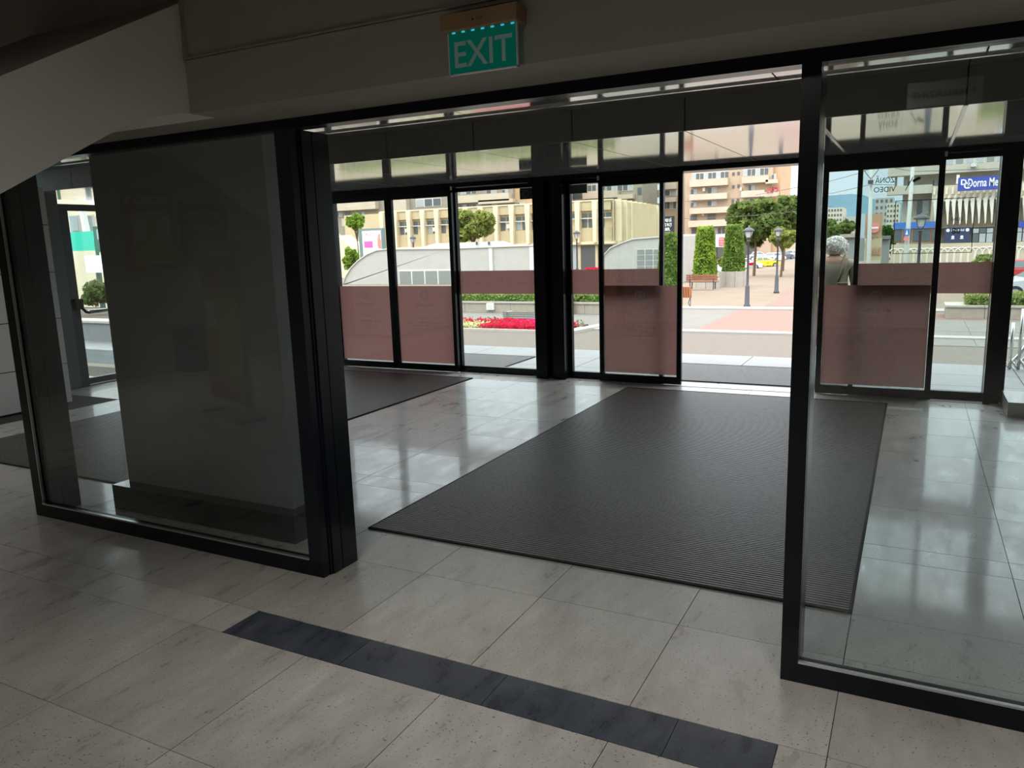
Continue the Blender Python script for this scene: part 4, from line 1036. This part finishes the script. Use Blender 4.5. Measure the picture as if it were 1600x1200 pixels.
x0, x1, z0, z1 = rect(571, 363, 580, 368, 65.9); MB().text('PLUS', ((x0+x1)/2, 65.9, z0), (z1-z0)*1.2, width=x1-x0).build('lettering', 'ad_pink', q)
B(at(574, 430, 66).x, at(578, 430, 66).x, 66, 66.3, gz(66), at(576, 426, 66).z).build('post', 'billboard_grey', q)
# outdoor stair ramp beside the billboard
a, b = at(527, 368, 84), at(566, 402, 84)
q = thing('stair_ramp', 'pale sloping stair wall left of the billboard', 'ramp', (a.x, 84, gz(84)))
MB().prism([(a.x, a.z), (b.x, b.z), (b.x, b.z-0.7), (b.x, gz(84)), (a.x-1, gz(84)), (a.x-1, a.z)], 'y', 84, 87).build('side_wall', 'office_pier', q)
MB().tube([(a.x, 83.9, a.z+0.5), (b.x, 83.9, b.z+0.5)], 0.06, 6).build('handrail', 'office_beige', q)

# ---- the clinic on the right
YC = 70.0
cl = thing('clinic_building', 'grey stone clinic with sculpted white fins and a blue Dorna Medical sign', 'building', (at(1500, 400, YC).x, YC, PZ-1))
xL = at(1396, 330, YC).x; xR = at(1750, 330, YC).x
def zc(y, x=1500): return at(x, y, YC).z
B(xL+0.6, xR, YC, YC+18, gz(YC)-0.5, zc(180)).build('wall', 'clinic_grey', cl)
B(xL-0.5, xR, YC-1.4, YC, zc(271), zc(258.5)).build('balcony', 'clinic_grey', cl)
B(xL-0.5, at(1456, 300, YC).x, YC-1.4, YC, zc(300.5), zc(287)).build('balcony', 'clinic_grey', cl)
wn = MB()
for k in range(22):
    x0 = xL+k*(xR-xL)/22; x1 = x0+(xR-xL)/22
    w = B(x0+0.03, x1-0.03, YC-1.2, YC-1.0, zc(258.5), zc(244)).build('window', 'win_frame', cl)
    B(x0+0.09, x1-0.09, YC-1.25, YC-1.2, zc(257.5), zc(245)).build('pane', 'win_pale' if k % 3 else 'shutter_grey', w)
for r in ((1417, 281, 1433, 292), (1456, 280, 1463, 291), (1398, 276, 1402, 292), (1418, 313, 1428, 336), (1431, 312, 1452, 336)):
    x0, x1, z0, z1 = rect(*r, YC); w = B(x0, x1, YC-0.1, YC, z0, z1).build('window', 'win_frame' if r[1] < 300 else 'clinic_grey', cl)
    B(x0+0.06, x0+(x1-x0)*0.48, YC-0.14, YC-0.1, z0+0.06, z1-0.06).build('pane', 'win_dark', w); B(x0+(x1-x0)*0.52, x1-0.06, YC-0.14, YC-0.1, z0+0.06, z1-0.06).build('pane', 'win_pale', w)
wpart(cl, (1515, 258, 1523, 263), YC, 'air_conditioner', 'win_frame', 0.5, 1.9)
# projecting stone volume with fins
xv = at(1455, 320, YC).x; YV = YC-2.2
B(xv, xR, YV+0.7, YC, zc(356), zc(290)).build('stone_volume', 'clinic_stone', cl)
nf = 24; fw = at(1510, 320, YV).x-at(1500, 320, YV).x
def zv(y): return at(1500, y, YV).z
for k in range(nf):
    x0 = xv+0.1+k*fw*0.98
    w = B(x0+0.14, x0+fw*0.9, YV+0.55, YV+0.72, zv(335), zv(305)).build('window', 'win_frame', cl)
    B(x0+0.18, x0+fw*0.85, YV+0.5, YV+0.56, zv(334), zv(314)).build('pane', 'win_dark', w)
    f = MB(); fr_ = x0+0.26
    f.prism([(fr_-fw*0.78, zv(312.5)), (fr_-fw*0.3, zv(309)), (fr_, zv(303)), (fr_, zv(349)), (fr_-0.06, zv(351)), (fr_-0.14, zv(335)), (fr_-0.26, zv(319)), (fr_-fw*0.6, zv(315))], 'y', YV-0.15, YV+0.6)
    f.build('fin', 'clinic_fin', cl)
    B(x0-0.02, x0+0.1, YV+0.6, YV+0.75, zv(302), zv(291)).build('rib', 'clinic_fin', cl)
# sign
x0, x1, z0, z1 = rect(1497, 273, 1590, 296.5, YV-0.6)
sg = B(x0, x1, YV-0.7, YV-0.4, z0-0.0, z1-0.1).build('sign_board', 'sign_blue', cl)
sw = z1-z0; q = MB()
q.text('Dorna Medical', (x0+(x1-x0)*0.535, YV-0.71, z0+sw*0.25), sw*0.78, bold=0.014, width=(x1-x0)*0.73); q.text('D', (x0+sw*0.33, YV-0.71, z0+sw*0.42), sw*0.5, bold=0.03); q.text('G', (x0+sw*0.55, YV-0.71, z0+sw*0.16), sw*0.55, bold=0.03)
q.build('sign_lettering', 'sign_white', cl)
wpart(cl, (1494, 274, 1498.5, 288), YV, 'sign_edge', 'sign_white', 0.3, 0.6)
# ground floor: fascia, shop windows, navy panel, stone base
YQ = YC-2.6
wpart(cl, (1396, 347, 1461, 357), YQ, 'fascia', 'fascia_blue', 0.4, 0.1); wpart(cl, (1592, 344, 1680, 354), YQ, 'fascia', 'sign_blue', 0.4, 0.1)
x0, x1, z0, z1 = rect(1396, 357, 1470, 379, YQ)
for k in range(5):
    w = B(x0+(x1-x0)*k/5, x0+(x1-x0)*(k+0.96)/5, YQ, YQ+0.3, z0, z1).build('shop_window', 'bench_wood', cl); B(x0+(x1-x0)*(k+0.1)/5, x0+(x1-x0)*(k+0.86)/5, YQ-0.03, YQ, z0+0.1, z1-0.1).build('pane', 'window_glass' if False else 'car_glass', w)
x0, x1, z0, z1 = rect(1476, 355, 1516, 378, YQ); w = B(x0, x1, YQ, YQ+0.3, z0, z1).build('clinic_panel', 'navy_panel', cl)
q = MB(); q.text('Dorna Medical', ((x0+x1)/2, YQ-0.01, z0+(z1-z0)*0.74), 0.24, bold=0.01, width=(x1-x0)*0.5)
for u in (0.12, 0.88): q.disc((x0+(x1-x0)*u, YQ-0.01, z0+(z1-z0)*0.8), 0.13, (1, 0, 0), (0, 0, 1), 6)
for u in (0.33, 0.68): q.disc((x0+(x1-x0)*u, YQ-0.01, z0+(z1-z0)*0.35), 0.1, (1, 0, 0), (0, 0, 1), 8); q.box(x0+(x1-x0)*u-0.12, x0+(x1-x0)*u+0.12, YQ-0.011, YQ-0.009, z0+(z1-z0)*0.2, z0+(z1-z0)*0.25)
q.build('lettering', 'sign_white', w)
x0, x1, z0, z1 = rect(1519, 354, 1680, 378, YQ)
for k in range(14):
    w = B(x0+(x1-x0)*k/14, x0+(x1-x0)*(k+0.97)/14, YQ, YQ+0.3, z0, z1).build('shop_window', 'cast_iron', cl)
    for j in range(2): B(x0+(x1-x0)*(k+0.06)/14, x0+(x1-x0)*(k+0.9)/14, YQ-0.03, YQ, z0+(z1-z0)*(0.05+j*0.62), z0+(z1-z0)*(0.62 if j == 0 else 0.95)).build('pane', 'win_pale' if (k*3+j) % 4 else 'win_dark', w)
x0, x1, z0, z1 = rect(1392, 379, 1680, 412, YQ-0.3)
B(x0, x1, YQ-0.3, YQ+0.5, gz(YQ)-0.3, z1).build('stone_base', 'clinic_stone', cl)
for k in range(26):
    c = x0+(k+0.5)*(x1-x0)/26; r = 0.42; zz = z1-0.75
    MB().tube([(c-r, YQ-0.31, zz-1.2), (c-r, YQ-0.31, zz)]+[(c-r*math.cos(a), YQ-0.31, zz+r*math.sin(a)) for a in (0.5, 1.05, 1.57, 2.1, 2.65)]+[(c+r, YQ-0.31, zz), (c+r, YQ-0.31, zz-1.2)], 0.05, 5).build('arch_rib', 'clinic_fin', cl)
rl = thing('guard_rail', 'dark guard rail along the foot of the clinic wall', 'railing', (x0, YQ-2.5, gz(YQ)))
for k in range(30):
    xx = x0+k*(x1-x0)/30; B(xx, xx+0.03, YQ-2.55, YQ-2.5, gz(YQ), gz(YQ)+1.0).build('baluster', 'cast_iron', rl)
for zz in (0.95, 0.55): B(x0, x1, YQ-2.56, YQ-2.5, gz(YQ)+zz, gz(YQ)+zz+0.05).build('rail', 'cast_iron', rl)
# ---- distant blocks and hill
def farblock(r, Y, label, mat, wins, wm='win_dark'):
    x0, x1, z0, z1 = rect(*r, Y); t = thing('distant_building', label, 'building', ((x0+x1)/2, Y, gz(Y)))
    B(x0, x1, Y, Y+15, gz(Y), z1).build('wall', mat, t)
    nx, ny = wins
    for i in range(nx):
        for j in range(ny):
            B(x0+(x1-x0)*(i+0.25)/nx, x0+(x1-x0)*(i+0.75)/nx, Y-0.15, Y, z0+(z1-z0)*(j+0.3)/ny, z0+(z1-z0)*(j+0.75)/ny).build('window', wm, t)
    return t
farblock((1284, 325, 1316, 348), 260, 'distant cream block left of the hill gap', 'far_cream', (7, 3))
farblock((1316, 338, 1345, 376), 230, 'distant grey ribbed block above the white haired woman', 'far_grey', (9, 1), 'far_cream')
farblock((1366, 309, 1395, 360), 300, 'distant grey tower behind the tan totem', 'far_grey', (4, 5))
farblock((1384, 318, 1404, 380), 240, 'distant cream tower at the left edge of the clinic', 'far_cream', (4, 8))
farblock((1268, 322, 1287, 400), 280, 'distant tan block beside the partition post', 'balcony_cream', (3, 8))
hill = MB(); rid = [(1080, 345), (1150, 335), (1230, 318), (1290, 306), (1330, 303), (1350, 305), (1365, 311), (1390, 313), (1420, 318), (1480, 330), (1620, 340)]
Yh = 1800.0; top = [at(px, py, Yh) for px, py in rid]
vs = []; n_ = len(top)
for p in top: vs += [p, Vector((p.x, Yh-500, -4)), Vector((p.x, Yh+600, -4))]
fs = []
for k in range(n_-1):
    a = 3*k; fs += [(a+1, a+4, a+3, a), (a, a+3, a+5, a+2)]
struct('hill', hill.add(vs, fs), 'forest_haze_blue', 'wooded hill tinted haze blue far behind the town', 'hill', smooth=True)
# ---- poles, wires, totems
def pole(pb, pt, Y, r, label):
    a, b = at(*pb, Y), at(*pt, Y); t = thing('pole', label, 'pole', (a.x, Y, gz(Y)))
    MB().tube([(a.x, Y, gz(Y)), (a.x, Y, a.z), (b.x, Y, b.z)], [r*1.25, r*1.2, r*0.8], 10).build('shaft', 'pole_white', t, smooth=True); return t
t = pole((1357, 412), (1363, 225), 48, 0.10, 'pale tram pole rising beside the tan totem')
c = at(1360.5, 284.5, 47.8); B(c.x-0.13, c.x+0.13, 47.6, 47.85, c.z-0.1, c.z+0.1).build('junction_box', 'cast_iron', t)
for s in (-1, 1): MB().tube([(c.x, 47.8, c.z+0.15), (c.x+s*0.33, 47.8, c.z+0.6), (c.x+s*0.38, 47.8, c.z+1.0)], 0.02, 6).build('bracket', 'cast_iron', t)
t = pole((1415, 406), (1430, 215), 46, 0.10, 'pale tram pole standing before the clinic')
c = at(1417, 363, 45.8); B(c.x-0.13, c.x+0.13, 45.75, 45.8, c.z-0.18, c.z+0.18).build('road_sign', 'fascia_blue', t); MB().add([(c.x-0.06, 45.74, c.z-0.12), (c.x+0.06, 45.74, c.z-0.12), (c.x, 45.74, c.z+0.14)], [(0, 1, 2)]).build('arrow', 'sign_white', t)
c = at(1416, 373, 45.8); MB().prism([(c.x+0.14*math.cos(k*0.785), c.z+0.14*math.sin(k*0.785)) for k in range(8)], 'y', 45.75, 45.8).build('round_sign', 'ad_coral', t)
def wire(pts, label):
    P = [at(px, py, Y) for px, py, Y in pts]
    tag(MB().tube(P, 0.016, 5).build('overhead_wire', 'tram_wire'), label, 'wire')
wire([(1180, 305, 60), (1250, 292, 60), (1290, 285, 60), (1345, 270, 56), (1363, 262, 48)], 'upper overhead wire running to the first tram pole')
wire([(1070, 315, 66), (1220, 306, 66), (1300, 302, 60), (1345, 292, 52), (1361, 288, 48), (1400, 289, 47)], 'lower overhead wire crossing behind the woman')
wire([(1060, 342, 58), (1160, 338, 58), (1250, 330, 58), (1300, 322, 58)], 'overhead wire crossing in front of the trees')
wire([(1363, 262, 48), (1395, 262, 47), (1428, 268, 46), (1600, 262, 46)], 'overhead wire between the two tram poles')
q = thing('advert_totem', 'tan advertising totem with a red disc beside the tram pole', 'totem', (at(1365, 408, 50).x, 50, gz(50)))
wpart(q, (1352, 334, 1378, 372), 50, 'upper_panel', 'totem_tan', 0.5, 0); wpart(q, (1352, 372, 1377, 407), 50, 'lower_panel', 'totem_cream', 0.5, 0)
c = at(1366, 356, 49.95); sc_ = 50/FPX; MB().prism([(c.x+7*sc_*math.cos(k*0.4488), c.z+7*sc_*math.sin(k*0.4488)) for k in range(14)], 'y', 49.9, 50).build('disc', 'ad_coral', q); B(c.x-5*sc_, c.x+5*sc_, 49.88, 49.9, c.z-0.05, c.z+0.05).build('disc_band', 'sign_white', q)
x0, x1, z0, z1 = rect(1361, 369, 1372, 373, 49.9); MB().text('EASY TO', ((x0+x1)/2, 49.9, z0), (z1-z0), width=x1-x0).build('lettering', 'printed_black', q)
for k, h in enumerate((8, 10, 7, 11)):
    x0, x1, z0, z1 = rect(1361+4*k, 400-h*1.3, 1364+4*k, 398, 49.95); B(x0, x1, 49.93, 50, z0, z1).build('print_figure', 'totem_tan', q)
q = thing('info_totem', 'slim pale blue information totem left of the tan totem', 'totem', (at(1346, 408, 49).x, 49, gz(49)))
wpart(q, (1342, 334, 1351, 372), 49, 'upper_panel', 'totem_pale', 0.4, 0); wpart(q, (1342, 372, 1350, 408), 49, 'lower_panel', 'shutter_grey', 0.4, 0)
q = thing('kiosk', 'low grey green kiosk behind the white haired woman', 'kiosk', (at(1325, 400, 60).x, 60, gz(60)))
wpart(q, (1316, 371, 1338, 412), 60, 'wall', 'shutter_grey', 3, 0); wpart(q, (1312, 366, 1340, 371), 60, 'roof', 'planter_stone', 3.6, 0.3)
q = thing('kiosk', 'low grey kiosk between the tan totem and the clinic', 'kiosk', (at(1385, 400, 62).x, 62, gz(62)))
wpart(q, (1377, 375, 1388, 412), 62, 'wall', 'shutter_grey', 3, 0); wpart(q, (1374, 369, 1390, 374), 62, 'roof', 'bench_grey', 3.6, 0.3)

# ---- cars
def car(loc, rz, paint, label, scale=1.0, estate=False, taxi=False):
    t = thing('car', label, 'car', loc, rz, local=True); t.scale = (scale, scale, scale)
    low = [(-2.12, 0.32), (-2.18, 0.55), (-2.12, 0.86), (-1.95, 0.95), (0.75, 0.98), (1.75, 0.84), (2.1, 0.66), (2.15, 0.36), (1.85, 0.24), (-1.85, 0.24)]
    MB().prism(low, 'y', -0.86, 0.86).build('body', paint, t, bevel=0.06)
    rx = -2.0 if estate else -1.55
    q = MB().add([(rx-0.1, -0.8, 0.94), (1.0, -0.8, 0.95), (1.0, 0.8, 0.95), (rx-0.1, 0.8, 0.94), (rx+0.45, -0.62, 1.46), (0.15, -0.62, 1.46), (0.15, 0.62, 1.46), (rx+0.45, 0.62, 1.46)], [(3,2,1,0),(4,5,6,7),(0,1,5,4),(1,2,6,5),(2,3,7,6),(3,0,4,7)])
    q.build('cabin', paint, t, bevel=0.05)
    def tri(x, z, s):  # point on the cabin flank
        u = (z-0.95)/0.51; return (x, s*(0.805-0.18*u), z)
    for s in (-1, 1):
        for a0, a1, b0, b1 in ((rx+0.12, -0.45, rx+0.5, -0.45), (-0.38, 0.78, -0.38, 0.12)):
            MB().add([tri(a0, 1.0, s), tri(a1, 1.0, s), tri(b1, 1.39, s), tri(b0, 1.39, s)], [(0, 1, 2, 3)]).build('side_window', 'car_glass', t)
    def fr(u): return (1.0-0.85*u+0.012, 0.8-0.18*u, 0.95+0.51*u)
    for nm, f in (('windscreen', lambda u: (1.012-0.85*u, 0.76-0.18*u, 0.95+0.51*u)), ('rear_window', lambda u: (rx-0.112+0.55*u, 0.74-0.18*u, 0.94+0.52*u))):
        a, b = f(0.1), f(0.88)
        MB().add([(a[0], -a[1], a[2]), (a[0], a[1], a[2]), (b[0], b[1], b[2]), (b[0], -b[1], b[2])], [(0, 1, 2, 3)]).build(nm, 'car_glass', t)
    for x in (-1.32, 1.32):
        for y in (-0.80, 0.80):
            w = MB().prism([(x+0.33*math.cos(k*0.3927), 0.33+0.33*math.sin(k*0.3927)) for k in range(16)], 'y', y-0.1, y+0.1).build('wheel', 'tyre', t)
            MB().prism([(x+0.2*math.cos(k*0.3927), 0.33+0.2*math.sin(k*0.3927)) for k in range(16)], 'y', y-0.115, y+0.115).build('hub_cap', 'hub', w)
    for y in (-0.68, 0.68):
        B(2.0, 2.13, y-0.16, y+0.16, 0.6, 0.72).build('headlight', 'lamp_cover', t); B(-2.2, -2.1, y-0.15, y+0.15, 0.62, 0.8).build('tail_light', 'lamp_red', t)
    B(2.1, 2.17, -0.45, 0.45, 0.42, 0.54).build('grille', 'tyre', t)
    if taxi:
        q = MB(); q.text('TAXI', (0.2, -0.87, 0.55), 0.26, bold=0.01); q.build('lettering', 'printed_black', t)
    return t
def onr(px, py, Y): p = at(px, py, Y); return Vector((p.x, Y, gz(Y)))
car(gp(1192, 418), math.radians(38), 'taxi_yellow', 'yellow taxi saloon at the edge of the street', taxi=True)
car(gp(1186, 406), math.radians(20), 'car_silver', 'grey car parked behind the yellow taxi')
car(gp(1211, 408.5), math.radians(70), 'car_white', 'white hatchback parked right behind the yellow taxi', estate=True)
car(gp(1225, 405.5), math.radians(75), 'car_dark', 'dark blue car parked third along the street')
car(gp(1238, 403.5), math.radians(72), 'car_silver', 'silver car parked nearest the partition post')
car(gp(1207, 399), math.radians(10), 'car_white', 'white van like car under the street trees', estate=True)
car(onr(1124, 404, 96), math.radians(5), 'car_white', 'white car between the two tall conifers')
car(onr(1166, 403, 106), math.radians(5), 'car_white', 'white car half hidden behind the nearest lantern')
car(gp(1387, 405), math.radians(85), 'car_white', 'small white car far off below the distant tower')
cw = gp(1498, 424); car((cw.x, cw.y, gz(cw.y)), math.radians(3), 'car_white', 'white estate car parked before the clinic wall', estate=True)
cr_ = at(1615, 420, 56); car((cr_.x, cr_.y, gz(cr_.y)), math.radians(5), 'car_red', 'red car at the right edge behind the post')
cs = gp(1612, 468); car((cs.x+0.4, cs.y, gz(cs.y)), math.radians(190), 'car_silver', 'silver car cut off by the right edge of the view')
tag(B(gp(1262, 402).x-0.3, gp(1262, 402).x+0.3, 58, 58.6, gz(58), gz(58)+0.01).build('manhole_cover', 'cast_iron'), 'dark manhole cover in the far street', 'cover')
# small red flower planter by the taxi
g = gp(1174, 422); q = thing('flower_tub', 'pale tub of red flowers left of the yellow taxi', 'planter', g)
s = g.y/FPX; B(g.x-6*s, g.x+6*s, g.y, g.y+0.8, g.z, g.z+7*s).build('tub', 'light_stone', q); MB().leaves([(g.x+random.uniform(-6, 4)*s, g.y+random.uniform(0, .8), g.z+7*s+random.uniform(0, 4)*s) for k in range(400)], 0.09).build('flowers', 'petal_red', q, kind='stuff')
g = at(925, 426, 72); s = g.y/FPX; q = thing('flower_tub', 'tub of red flowers left of the second pavilion', 'planter', g)
B(g.x-14*s, g.x+14*s, g.y, g.y+0.8, gz(72), g.z+5*s).build('tub', 'light_stone', q); MB().leaves([(g.x+random.uniform(-14, 14)*s, g.y+random.uniform(0, .8), g.z+5*s+random.uniform(0, 3)*s) for k in range(260)], 0.09).build('flowers', 'petal_red', q, kind='stuff')

# ---- stainless handrail at the head of the steps on the right
q = thing('stair_handrail', 'stainless handrail with several bars at the head of the outdoor steps', 'railing', (1.15, 10.65, 0))
for k in range(4):
    x = 1.06+0.085*k
    z1 = 0.55+0.16*k
    MB().tube([(x, 10.62, 0.0), (x, 10.62, z1*0.6), (x, 10.62, z1)], 0.018, 8).build('post', 'steel', q, smooth=True)
for k in range(5):
    x = 1.03+0.085*k
    MB().tube([(x-0.02, 10.6, 0.08+0.01*k), (x, 10.62, 0.03), (x+0.1, 10.66, 0.14), (x+0.55, 10.75, 0.95+0.04*k), (x+1.5, 11.0, 1.05)], 0.02, 8).build('bar', 'steel', q, smooth=True)
# ---- left side, seen past the grey pillar through the side door
a = zp(145, 533, 0.0)
q = struct('wall_garden', B(-17.5, -11.5, a.y, a.y+0.35, -0.1, 0.36), 'grey_concrete', 'low grey garden wall outside the side door', 'wall')
B(-17.5, -11.5, a.y-0.04, a.y+0.39, 0.36, 0.40).build('coping', 'light_stone', q)
B(-18, -11.5, a.y+0.35, a.y+6, -0.1, 0.34).build('earth_bed', 'soil', q)
tree(146, 455, 36, 38, 10.9, 'green bush behind the low garden wall', 'leaf_green', 2600, 0.05, trunk=False, gbase=0.30, cat='bush', name='bush')
q = thing('netting_screen', 'bright green netting screen outside the side door', 'screen', (at(134, 400, 22).x, 22, 0))
wpart(q, (100, 362, 151, 392), 22, 'netting', 'net_green', 0.08, 0)
for px in (102, 150): p = at(px, 392, 22); B(p.x-0.05, p.x+0.05, 22, 22.1, PZ, p.z+0.4).build('post', 'frame_green', q)
q = thing('notice_board', 'dark green framed notice board beside the green netting', 'notice board', (at(158, 400, 21).x, 21, 0))
wpart(q, (147, 353, 172, 394), 21, 'frame', 'frame_green', 0.15, 0); wpart(q, (152, 358, 170, 374), 21, 'sheet', 'win_pale', 0.03, 0.03); wpart(q, (152, 378, 170, 390), 21, 'sheet', 'frame_green', 0.03, 0.03)
p = at(160, 394, 21); B(p.x-0.06, p.x+0.06, 21, 21.12, PZ, p.z).build('post', 'frame_green', q)
q = thing('white_sign', 'blank white sign below the green netting', 'sign', (at(150, 425, 20).x, 20, PZ))
wpart(q, (133, 399, 175, 426), 20, 'sign_board', 'sign_white', 0.08, 0); p = at(150, 426, 20); B(p.x-0.05, p.x+0.05, 20.02, 20.1, PZ, p.z).build('post', 'cast_iron', q)
fz = thing('corner_building', 'pale building with slanting columns beyond the green netting', 'building', (at(130, 380, 30).x, 30, PZ))
wpart(fz, (60, 250, 230, 480), 30, 'wall', 'office_pier', 6, 0)
for r in ((112, 336, 126, 362), (132, 336, 148, 362), (152, 336, 166, 350)): x0, x1, z0, z1 = rect(*r, 30); w = B(x0, x1, 29.9, 30, z0, z1).build('window', 'win_frame', fz); B(x0+0.05, x1-0.05, 29.86, 29.9, z0+0.05, z1-0.05).build('pane', 'win_pale', w)
p0_, p1_ = at(127, 330, 29.5), at(134, 362, 29.5)
MB().add([(p0_.x-0.1, 29.4, p0_.z), (p0_.x+0.15, 29.4, p0_.z), (p0_.x+0.15, 29.7, p0_.z), (p0_.x-0.1, 29.7, p0_.z), (p1_.x-0.1, 29.4, p1_.z), (p1_.x+0.15, 29.4, p1_.z), (p1_.x+0.15, 29.7, p1_.z), (p1_.x-0.1, 29.7, p1_.z)], [(3,2,1,0),(4,5,6,7),(0,1,5,4),(1,2,6,5),(2,3,7,6),(3,0,4,7)]).build('column', 'sign_white', fz)

# ================================================================== the woman outside the right leaf
def person():
    px, Y = 1305, 9.8
    top = at(px, 371, Y); X = top.x; Hh = top.z-0.013
    t = thing('person', 'person with short white hair seen from behind, beige top and crimson skirt, khaki shoulder bag', 'person', (X, Y, 0.013), local=True)
    t.scale = (Hh/1.56,)*3
    def skin(name, verts, edges, mat, sub=2, root=0, parent=None):
        me = bpy.data.meshes.new(name); me.from_pydata([v[:3] for v in verts], edges, []); me.update(); me.materials.append(MATS[mat])
        o = bpy.data.objects.new(name, me); COL.objects.link(o); o.parent = parent or t; ORG[o] = Vector((0, 0, 0))
        sk = o.modifiers.new('skin', 'SKIN'); sk.use_smooth_shade = True
        if not me.skin_vertices: me.attributes
        lay = me.skin_vertices[0].data
        for i, v in enumerate(verts): lay[i].radius = (v[3], v[4] if len(v) > 4 else v[3]); lay[i].use_root = (i == root)
        ss = o.modifiers.new('sub', 'SUBSURF'); ss.levels = sub; ss.render_levels = sub
        return o
    # facing +Y (away); x right. body: pelvis 0, spine, neck, head base; arms, legs
    V = [(0, 0, 0.86, .15, .11), (0, 0, 1.0, .145, .10), (0, 0.01, 1.15, .155, .10), (0, 0.03, 1.27, .16, .085), (0, 0.06, 1.335, .06, .055), (0, 0.11, 1.41, .07, .075), (0, 0.13, 1.48, .075, .085),
         (-.18, 0.03, 1.255, .058), (-.235, 0.0, 1.02, .045), (-.20, 0.10, 0.82, .034), (-.19, 0.13, 0.76, .03),
         (.18, 0.03, 1.255, .058), (.235, -0.01, 1.02, .045), (.215, 0.06, 0.82, .034), (.21, 0.09, 0.76, .03),
         (-.09, 0, 0.78, .085), (-.095, 0.01, 0.46, .06), (-.095, -0.02, 0.09, .042), (-.10, 0.11, 0.035, .035),
         (.09, 0, 0.78, .085), (.095, 0.02, 0.46, .06), (.095, 0.0, 0.09, .042), (.10, 0.13, 0.035, .035)]
    E_ = [(0, 1), (1, 2), (2, 3), (3, 4), (4, 5), (5, 6), (3, 7), (7, 8), (8, 9), (9, 10), (3, 11), (11, 12), (12, 13), (13, 14), (0, 15), (15, 16), (16, 17), (17, 18), (0, 19), (19, 20), (20, 21), (21, 22)]
    body = skin('body', V, E_, 'skin')
    # five fingers on each hand
    for s, (hx, hy, hz) in ((-1, (-.19, .13, .76)), (1, (.21, .09, .76))):
        for k, (dx, ln) in enumerate(((-.022, .06), (-.008, .072), (.007, .068), (.021, .055))):
            skin('finger', [(hx+dx*0.6, hy, hz-.02, .010), (hx+dx, hy+.012, hz-.02-ln*.6, .009), (hx+dx, hy+.03, hz-.02-ln, .007)], [(0, 1), (1, 2)], 'skin', 1)
        skin('thumb', [(hx, hy+.02, hz, .011), (hx-s*.02, hy+.045, hz-.025, .010), (hx-s*.015, hy+.055, hz-.055, .008)], [(0, 1), (1, 2)], 'skin', 1)
    # face: nose, ears
    skin('nose', [(0, .20, 1.45, .012), (0, .225, 1.425, .013)], [(0, 1)], 'skin', 1)
    for s in (-1, 1): skin('ear', [(s*.078, .12, 1.44, .012), (s*.083, .115, 1.40, .010)], [(0, 1)], 'skin', 1)
    for s in (-1, 1): MB().lathe([(0.002, -.009), (.009, 0), (.002, .009)], (s*.03, .205, 1.462), 8).build('eye', 'printed_black', t)
    B(-.022, .022, .205, .212, 1.375, 1.381).build('mouth', 'ad_coral', t)
    # clothes
    top_ = [(0, 0, 0.80, .185, .14), (0, -0.005, 1.0, .165, .125), (0, 0.005, 1.15, .175, .125), (0, 0.02, 1.265, .178, .11), (0, 0.05, 1.335, .09, .08),
            (-.19, 0.03, 1.245, .074), (-.245, 0.0, 1.03, .062), (-.225, 0.06, 0.90, .055), (.19, 0.03, 1.245, .074), (.245, -0.01, 1.03, .062), (.232, 0.03, 0.90, .055)]
    skin('blouse', top_, [(0, 1), (1, 2), (2, 3), (3, 4), (3, 5), (5, 6), (6, 7), (3, 8), (8, 9), (9, 10)], 'blouse')
    MB().lathe([(.175, .86), (.20, .70), (.23, .50), (.25, .33), (.235, .33)], n=20).build('skirt', 'skirt_crimson', t, smooth=True)
    # hair: curly cap
    me = MB(); rnd = random.Random(3); c = Vector((0, .08, 1.45))
    nu, nv = 22, 12
    for i in range(nv+1):
        th = math.pi*i/nv*0.80
        for k in range(nu):
            a = 2*math.pi*k/nu; r = 1+rnd.uniform(-.06, .07)
            front = 0.82 if math.sin(a) > .35 and i > 6 else 1.0
            me.v.append(c+Vector((.128*math.sin(th)*math.cos(a)*r*front, .122*math.sin(th)*math.sin(a)*r*front, .108*math.cos(th)*r)))
    for i in range(nv):
        for k in range(nu):
            a = i*nu+k; b = i*nu+(k+1) % nu; me.f.append((a, a+nu, b+nu, b))
    me.build('hair', 'hair_white', t, smooth=True)
    curls = MB()
    for k in range(420):
        th = rnd.random()*2.2; a = rnd.random()*6.283
        p = c+Vector((.130*math.sin(th)*math.cos(a), .124*math.sin(th)*math.sin(a), .11*math.cos(th)))
        if p.y > .16 and p.z < 1.47: continue
        d = Vector((rnd.gauss(0, 1), rnd.gauss(0, 1), rnd.gauss(0, 1))).normalized()*.022
        n = (p-c).normalized()*.012
        curls.tube([p-d, p+n, p+d], [.004, .006, .003], 4)
    curls.build('curls', 'hair_white', t, kind='stuff')
    # shoes
    for s in (-1, 1): skin('shoe', [(s*.097, -.04, .045, .042, .04), (s*.10, .05, .035, .042, .035), (s*.10, .15, .028, .035, .025)], [(0, 1), (1, 2)], 'shoe_dark', 1)
    # bag on the right shoulder
    bag = thing('shoulder_bag', 'khaki shoulder bag hanging at the back of the white haired person', 'bag', (X, Y, 0.013), local=True); bag.scale = t.scale
    MB().frustum(.03, .20, -.24, -.15, .84, .06, .17, -.225, -.165, 1.06).build('bag_body', 'bag_khaki', bag, bevel=0.01)
    MB().tube([(.06, -.20, 1.05), (.115, -.15, 1.2), (.125, -.10, 1.30), (.125, .0, 1.345), (.12, .10, 1.29)], [.012, .028, .03, .026, .02], 8).build('strap', 'bag_khaki', bag, smooth=True)
    MB().ring((.09, -.245, 1.0), .018, .024, (1, 0, 0), (0, 0, 1), 14).build('buckle', 'aluminium', bag)
person()
